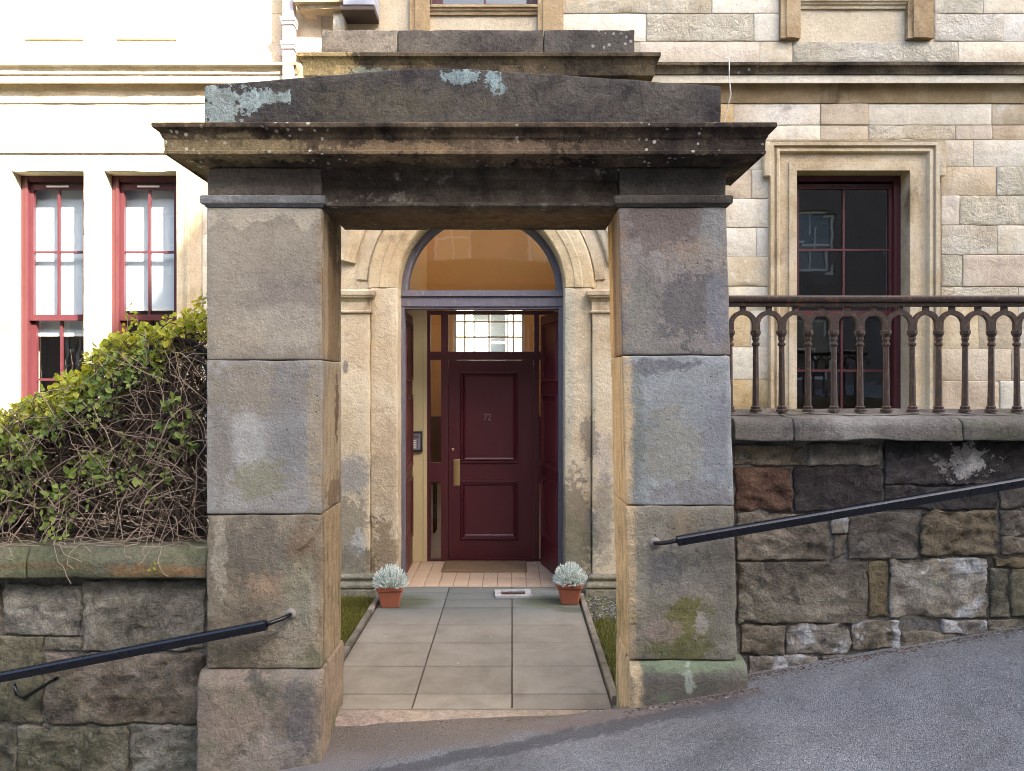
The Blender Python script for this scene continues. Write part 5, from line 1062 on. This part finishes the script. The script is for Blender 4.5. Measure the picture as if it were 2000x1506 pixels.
def pot(loc, rz, label, seed):
    rn = random.Random(seed); t = thing('potted_heather', label, 'potted plant', loc, 'potted heathers flanking the doorway'); t.rotation_euler.z = rz
    def sq(hw0, hw1, z0, z1, m=None):
        m = m or MB(); i = len(m.v)
        for hw, z in ((hw0, z0), (hw1, z1)):
            c = hw * .12
            m.v += [(-hw + c, -hw, z), (hw - c, -hw, z), (hw, -hw + c, z), (hw, hw - c, z), (hw - c, hw, z), (-hw + c, hw, z), (-hw, hw - c, z), (-hw, -hw + c, z)]
        m.f += [(i + k, i + (k + 1) % 8, i + 8 + (k + 1) % 8, i + 8 + k) for k in range(8)]; return m
    def lob(nm, m, mat, par, **k):
        me = bpy.data.meshes.new(nm); me.from_pydata(m.v, [], m.f); me.materials.append(mat)
        if k.get('smooth'): me.polygons.foreach_set('use_smooth', [True] * len(me.polygons))
        o = bpy.data.objects.new(nm, me); COL.objects.link(o); o.parent = par
        if k.get('kind'): o['kind'] = k['kind']
        return o
    m = sq(.074, .102, .0, .145); m.f.append(tuple(reversed(range(8)))); sq(.094, .094, .135, .17, m); b = lob('pot', m, M_tc, t)
    m = sq(.105, .112, .140, .148); sq(.112, .114, .148, .172, m); sq(.114, .110, .172, .178, m); sq(.110, .098, .178, .178, m); sq(.098, .095, .178, .14, m); lob('rim', m, M_tc, b)
    m = sq(.097, .097, .156, .157); m.f.append(tuple(range(8, 16))); lob('soil', m, M_soil, t)
    m = MB(); m2 = MB()
    for k in range(520):
        th = rn.random() * 6.283; rr_ = math.sqrt(rn.random()); el = math.asin(min(1, .02 + .98 * rn.random()))
        base = Vector((math.cos(th) * rr_ * .06, math.sin(th) * rr_ * .06, .16)); q_ = rn.uniform(.80, 1.06)
        tip = Vector((math.cos(th) * math.cos(el) * .160 * q_, math.sin(th) * math.cos(el) * .160 * q_, .172 + .178 * math.sin(el) * q_)); mid = base * .55 + tip * .45 + Vector((rn.gauss(0, .005), rn.gauss(0, .005), -.012 * math.cos(el)))
        m2.tube([base, mid], .0018, 3, cap=False)
        n = 7; st = mid * .75 + base * .25; pts = []; rad = []
        for i in range(n + 1):
            u = i / n; pts.append(st + (tip - st) * u + Vector((rn.gauss(0, .0012), rn.gauss(0, .0012), 0))); rad.append((.0068 if i % 2 else .0048) * (1 - .45 * u))
        m.tube(pts, rad, 5)
    fo_ = lob('foliage', m, M_he, t, kind='stuff'); lob('stems', m2, M_he2, t, kind='stuff')
pot((PX(763, 6.63), 6.63, 0.004), R(4), 'terracotta pot of silvery heather left of the doorway beside the lawn', 3)
pot((PX(1113, 6.72), 6.72, 0.004), R(-6), 'terracotta pot of silvery heather right of the doorway beside the gravel', 4)

# ------------------------------------------------------------------ the building across the street (shades the gateway, shows in the glass)
opp = thing('tenement_across_street', 'pale sandstone tenement across the street, seen only as reflections in the glass', 'tenement', (0, -12, 0))
YO = -10.0
k_ = (YH - YO) / -SUN.y; q0 = Vector((PX(210, YH), YH, PZ(670, YH))) + SUN * k_; slope = 610 / 440
xe = lambda z: q0.x + (z - q0.z) / slope
M_opp = stone('opposite_sandstone', [S(118, 108, 102), S(140, 130, 122)], per=False, bump=.2); M_slate = paint('slate', (.07, .075, .085), .6, .2)
OH = []
for zf_ in (1.2, 4.8, 8.4):
    for xw in range(-24, 30, 3): OH.append((xw + .5, xw + 1.7, zf_ + .9, zf_ + 2.9))
obj('facade', holed(-26, 30, -6, 12.5, YO - .3, YO, OH), M_opp, opp)
mb = MB(); mb.prism([(-26, 12.5), (xe(12.5), 12.5), (-26 + .01, 12.9)], YO - 8, YO - .01); 
mb = MB(); mb.prism([(xe(12.5) - .0, 12.5), (30, 12.5), (30, 26), (xe(26), 26)], YO - .35, YO - .001); obj('gable', mb, M_slate, opp)
mb = MB(); mb.box(-26, 30, YO - 7, YO - 6.7, -6, 12.5); obj('back_wall', mb, M_opp, opp)
M_og = glass('opposite_glass', k=2.0); dkm = paint('opposite_room', (.05, .05, .055), .9)
mb = MB(); mb.box(-26, 30, YO - 1.6, YO - 1.5, -6, 12.5); obj('room_wall', mb, dkm, opp)
for (a, b, c, d) in OH:
    mb = frame(a + .09, b - .09, c + .09, d - .09, [(0, .0), (0, -.06), (.1, -.06), (.1, 0.0)], YO - .2); mb.box(a + .09, b - .09, YO - .2, YO - .15, (c + d) / 2 - .04, (c + d) / 2 + .04); mb.box((a + b) / 2 - .02, (a + b) / 2 + .02, YO - .19, YO - .16, c + .09, d - .09); wo = obj('window', mb, M_lead, opp)
    pb = MB(); pb.quad((a, YO - .21, c), (b, YO - .21, c), (b, YO - .21, d), (a, YO - .21, d)); obj('pane', pb, M_og, wo)

# ------------------------------------------------------------------ rear building glimpsed through the stair window
rb = thing('rear_building', 'pale rear wall with a window glimpsed through the glass above the front door', 'building', (-.6, 23, 0))
M_rb = stone('rear_render', [S(226, 216, 192), S(236, 228, 206)], per=False, bump=.2)
obj('wall', holed(-8, 7, -.3, 9, 22, 22.3, [(-1.2, -.1, 2.6, 4.4)]), M_rb, rb)
mb = frame(-1.12, -.18, 2.68, 4.32, [(0, 0), (0, .05), (.09, .05), (.09, 0)], 22.12); mb.box(-.68, -.62, 22.06, 22.1, 2.68, 4.32); mb.box(-1.12, -.18, 22.065, 22.098, 3.1, 3.16); wo = obj('window', mb, M_lead, rb)
pb = MB(); pb.quad((-1.2, 22.15, 2.6), (-.1, 22.15, 2.6), (-.1, 22.15, 4.4), (-1.2, 22.15, 4.4)); obj('pane', pb, M_og, wo)
mb = MB(); mb.box(-1.3, 0, 22.6, 22.65, 2.5, 4.5); obj('curtain', mb, M_blind, rb)

# ------------------------------------------------------------------ grit and dead leaf crumbs gathered along the foot of walls and piers
db = MB(); rnd = random.Random(21)
def crumb(x, y, s_, flat):
    z = zst(x, y) + .001; i = len(db.v); a = rnd.random() * 6.28
    for k in range(4): r_ = s_ * rnd.uniform(.6, 1.3); db.v.append((x + r_ * math.cos(a + k * 1.57), y + r_ * math.sin(a + k * 1.57), z + rnd.uniform(0, .3) * s_))
    db.v.append((x, y, z + s_ * flat)); db.f += [(i, i + 1, i + 4), (i + 1, i + 2, i + 4), (i + 2, i + 3, i + 4), (i + 3, i, i + 4)]
for k in range(1500):
    x = rnd.uniform(1.22, 4.2); crumb(x, 4.205 - abs(rnd.gauss(0, .035)), rnd.uniform(.002, .008), rnd.uniform(.2, .9))
for k in range(500): crumb(rnd.uniform(.58, 1.3), 4.035 - abs(rnd.gauss(0, .03)), rnd.uniform(.002, .007), rnd.uniform(.2, .9))
for k in range(500): crumb(rnd.uniform(-1.0, .6), rnd.uniform(4.1, 4.36), rnd.uniform(.0015, .005), rnd.uniform(.2, .8))
for k in range(160): crumb(rnd.uniform(-1.5, 3.5), rnd.uniform(2.9, 4.0), rnd.uniform(.0015, .006), rnd.uniform(.3, .9))
gm = NT('grit'); g = gm.new('ShaderNodeNewGeometry'); M_grit = gm.fin(gm.ramp(g.outputs['Random Per Island'], [(0, S(50, 42, 36)), (.5, S(98, 80, 64)), (.85, S(140, 112, 86)), (1, S(206, 200, 190))]), .95)
obj('grit', db, M_grit, kind='stuff', label='grit and dead leaf crumbs along the foot of the wall', cat='grit')
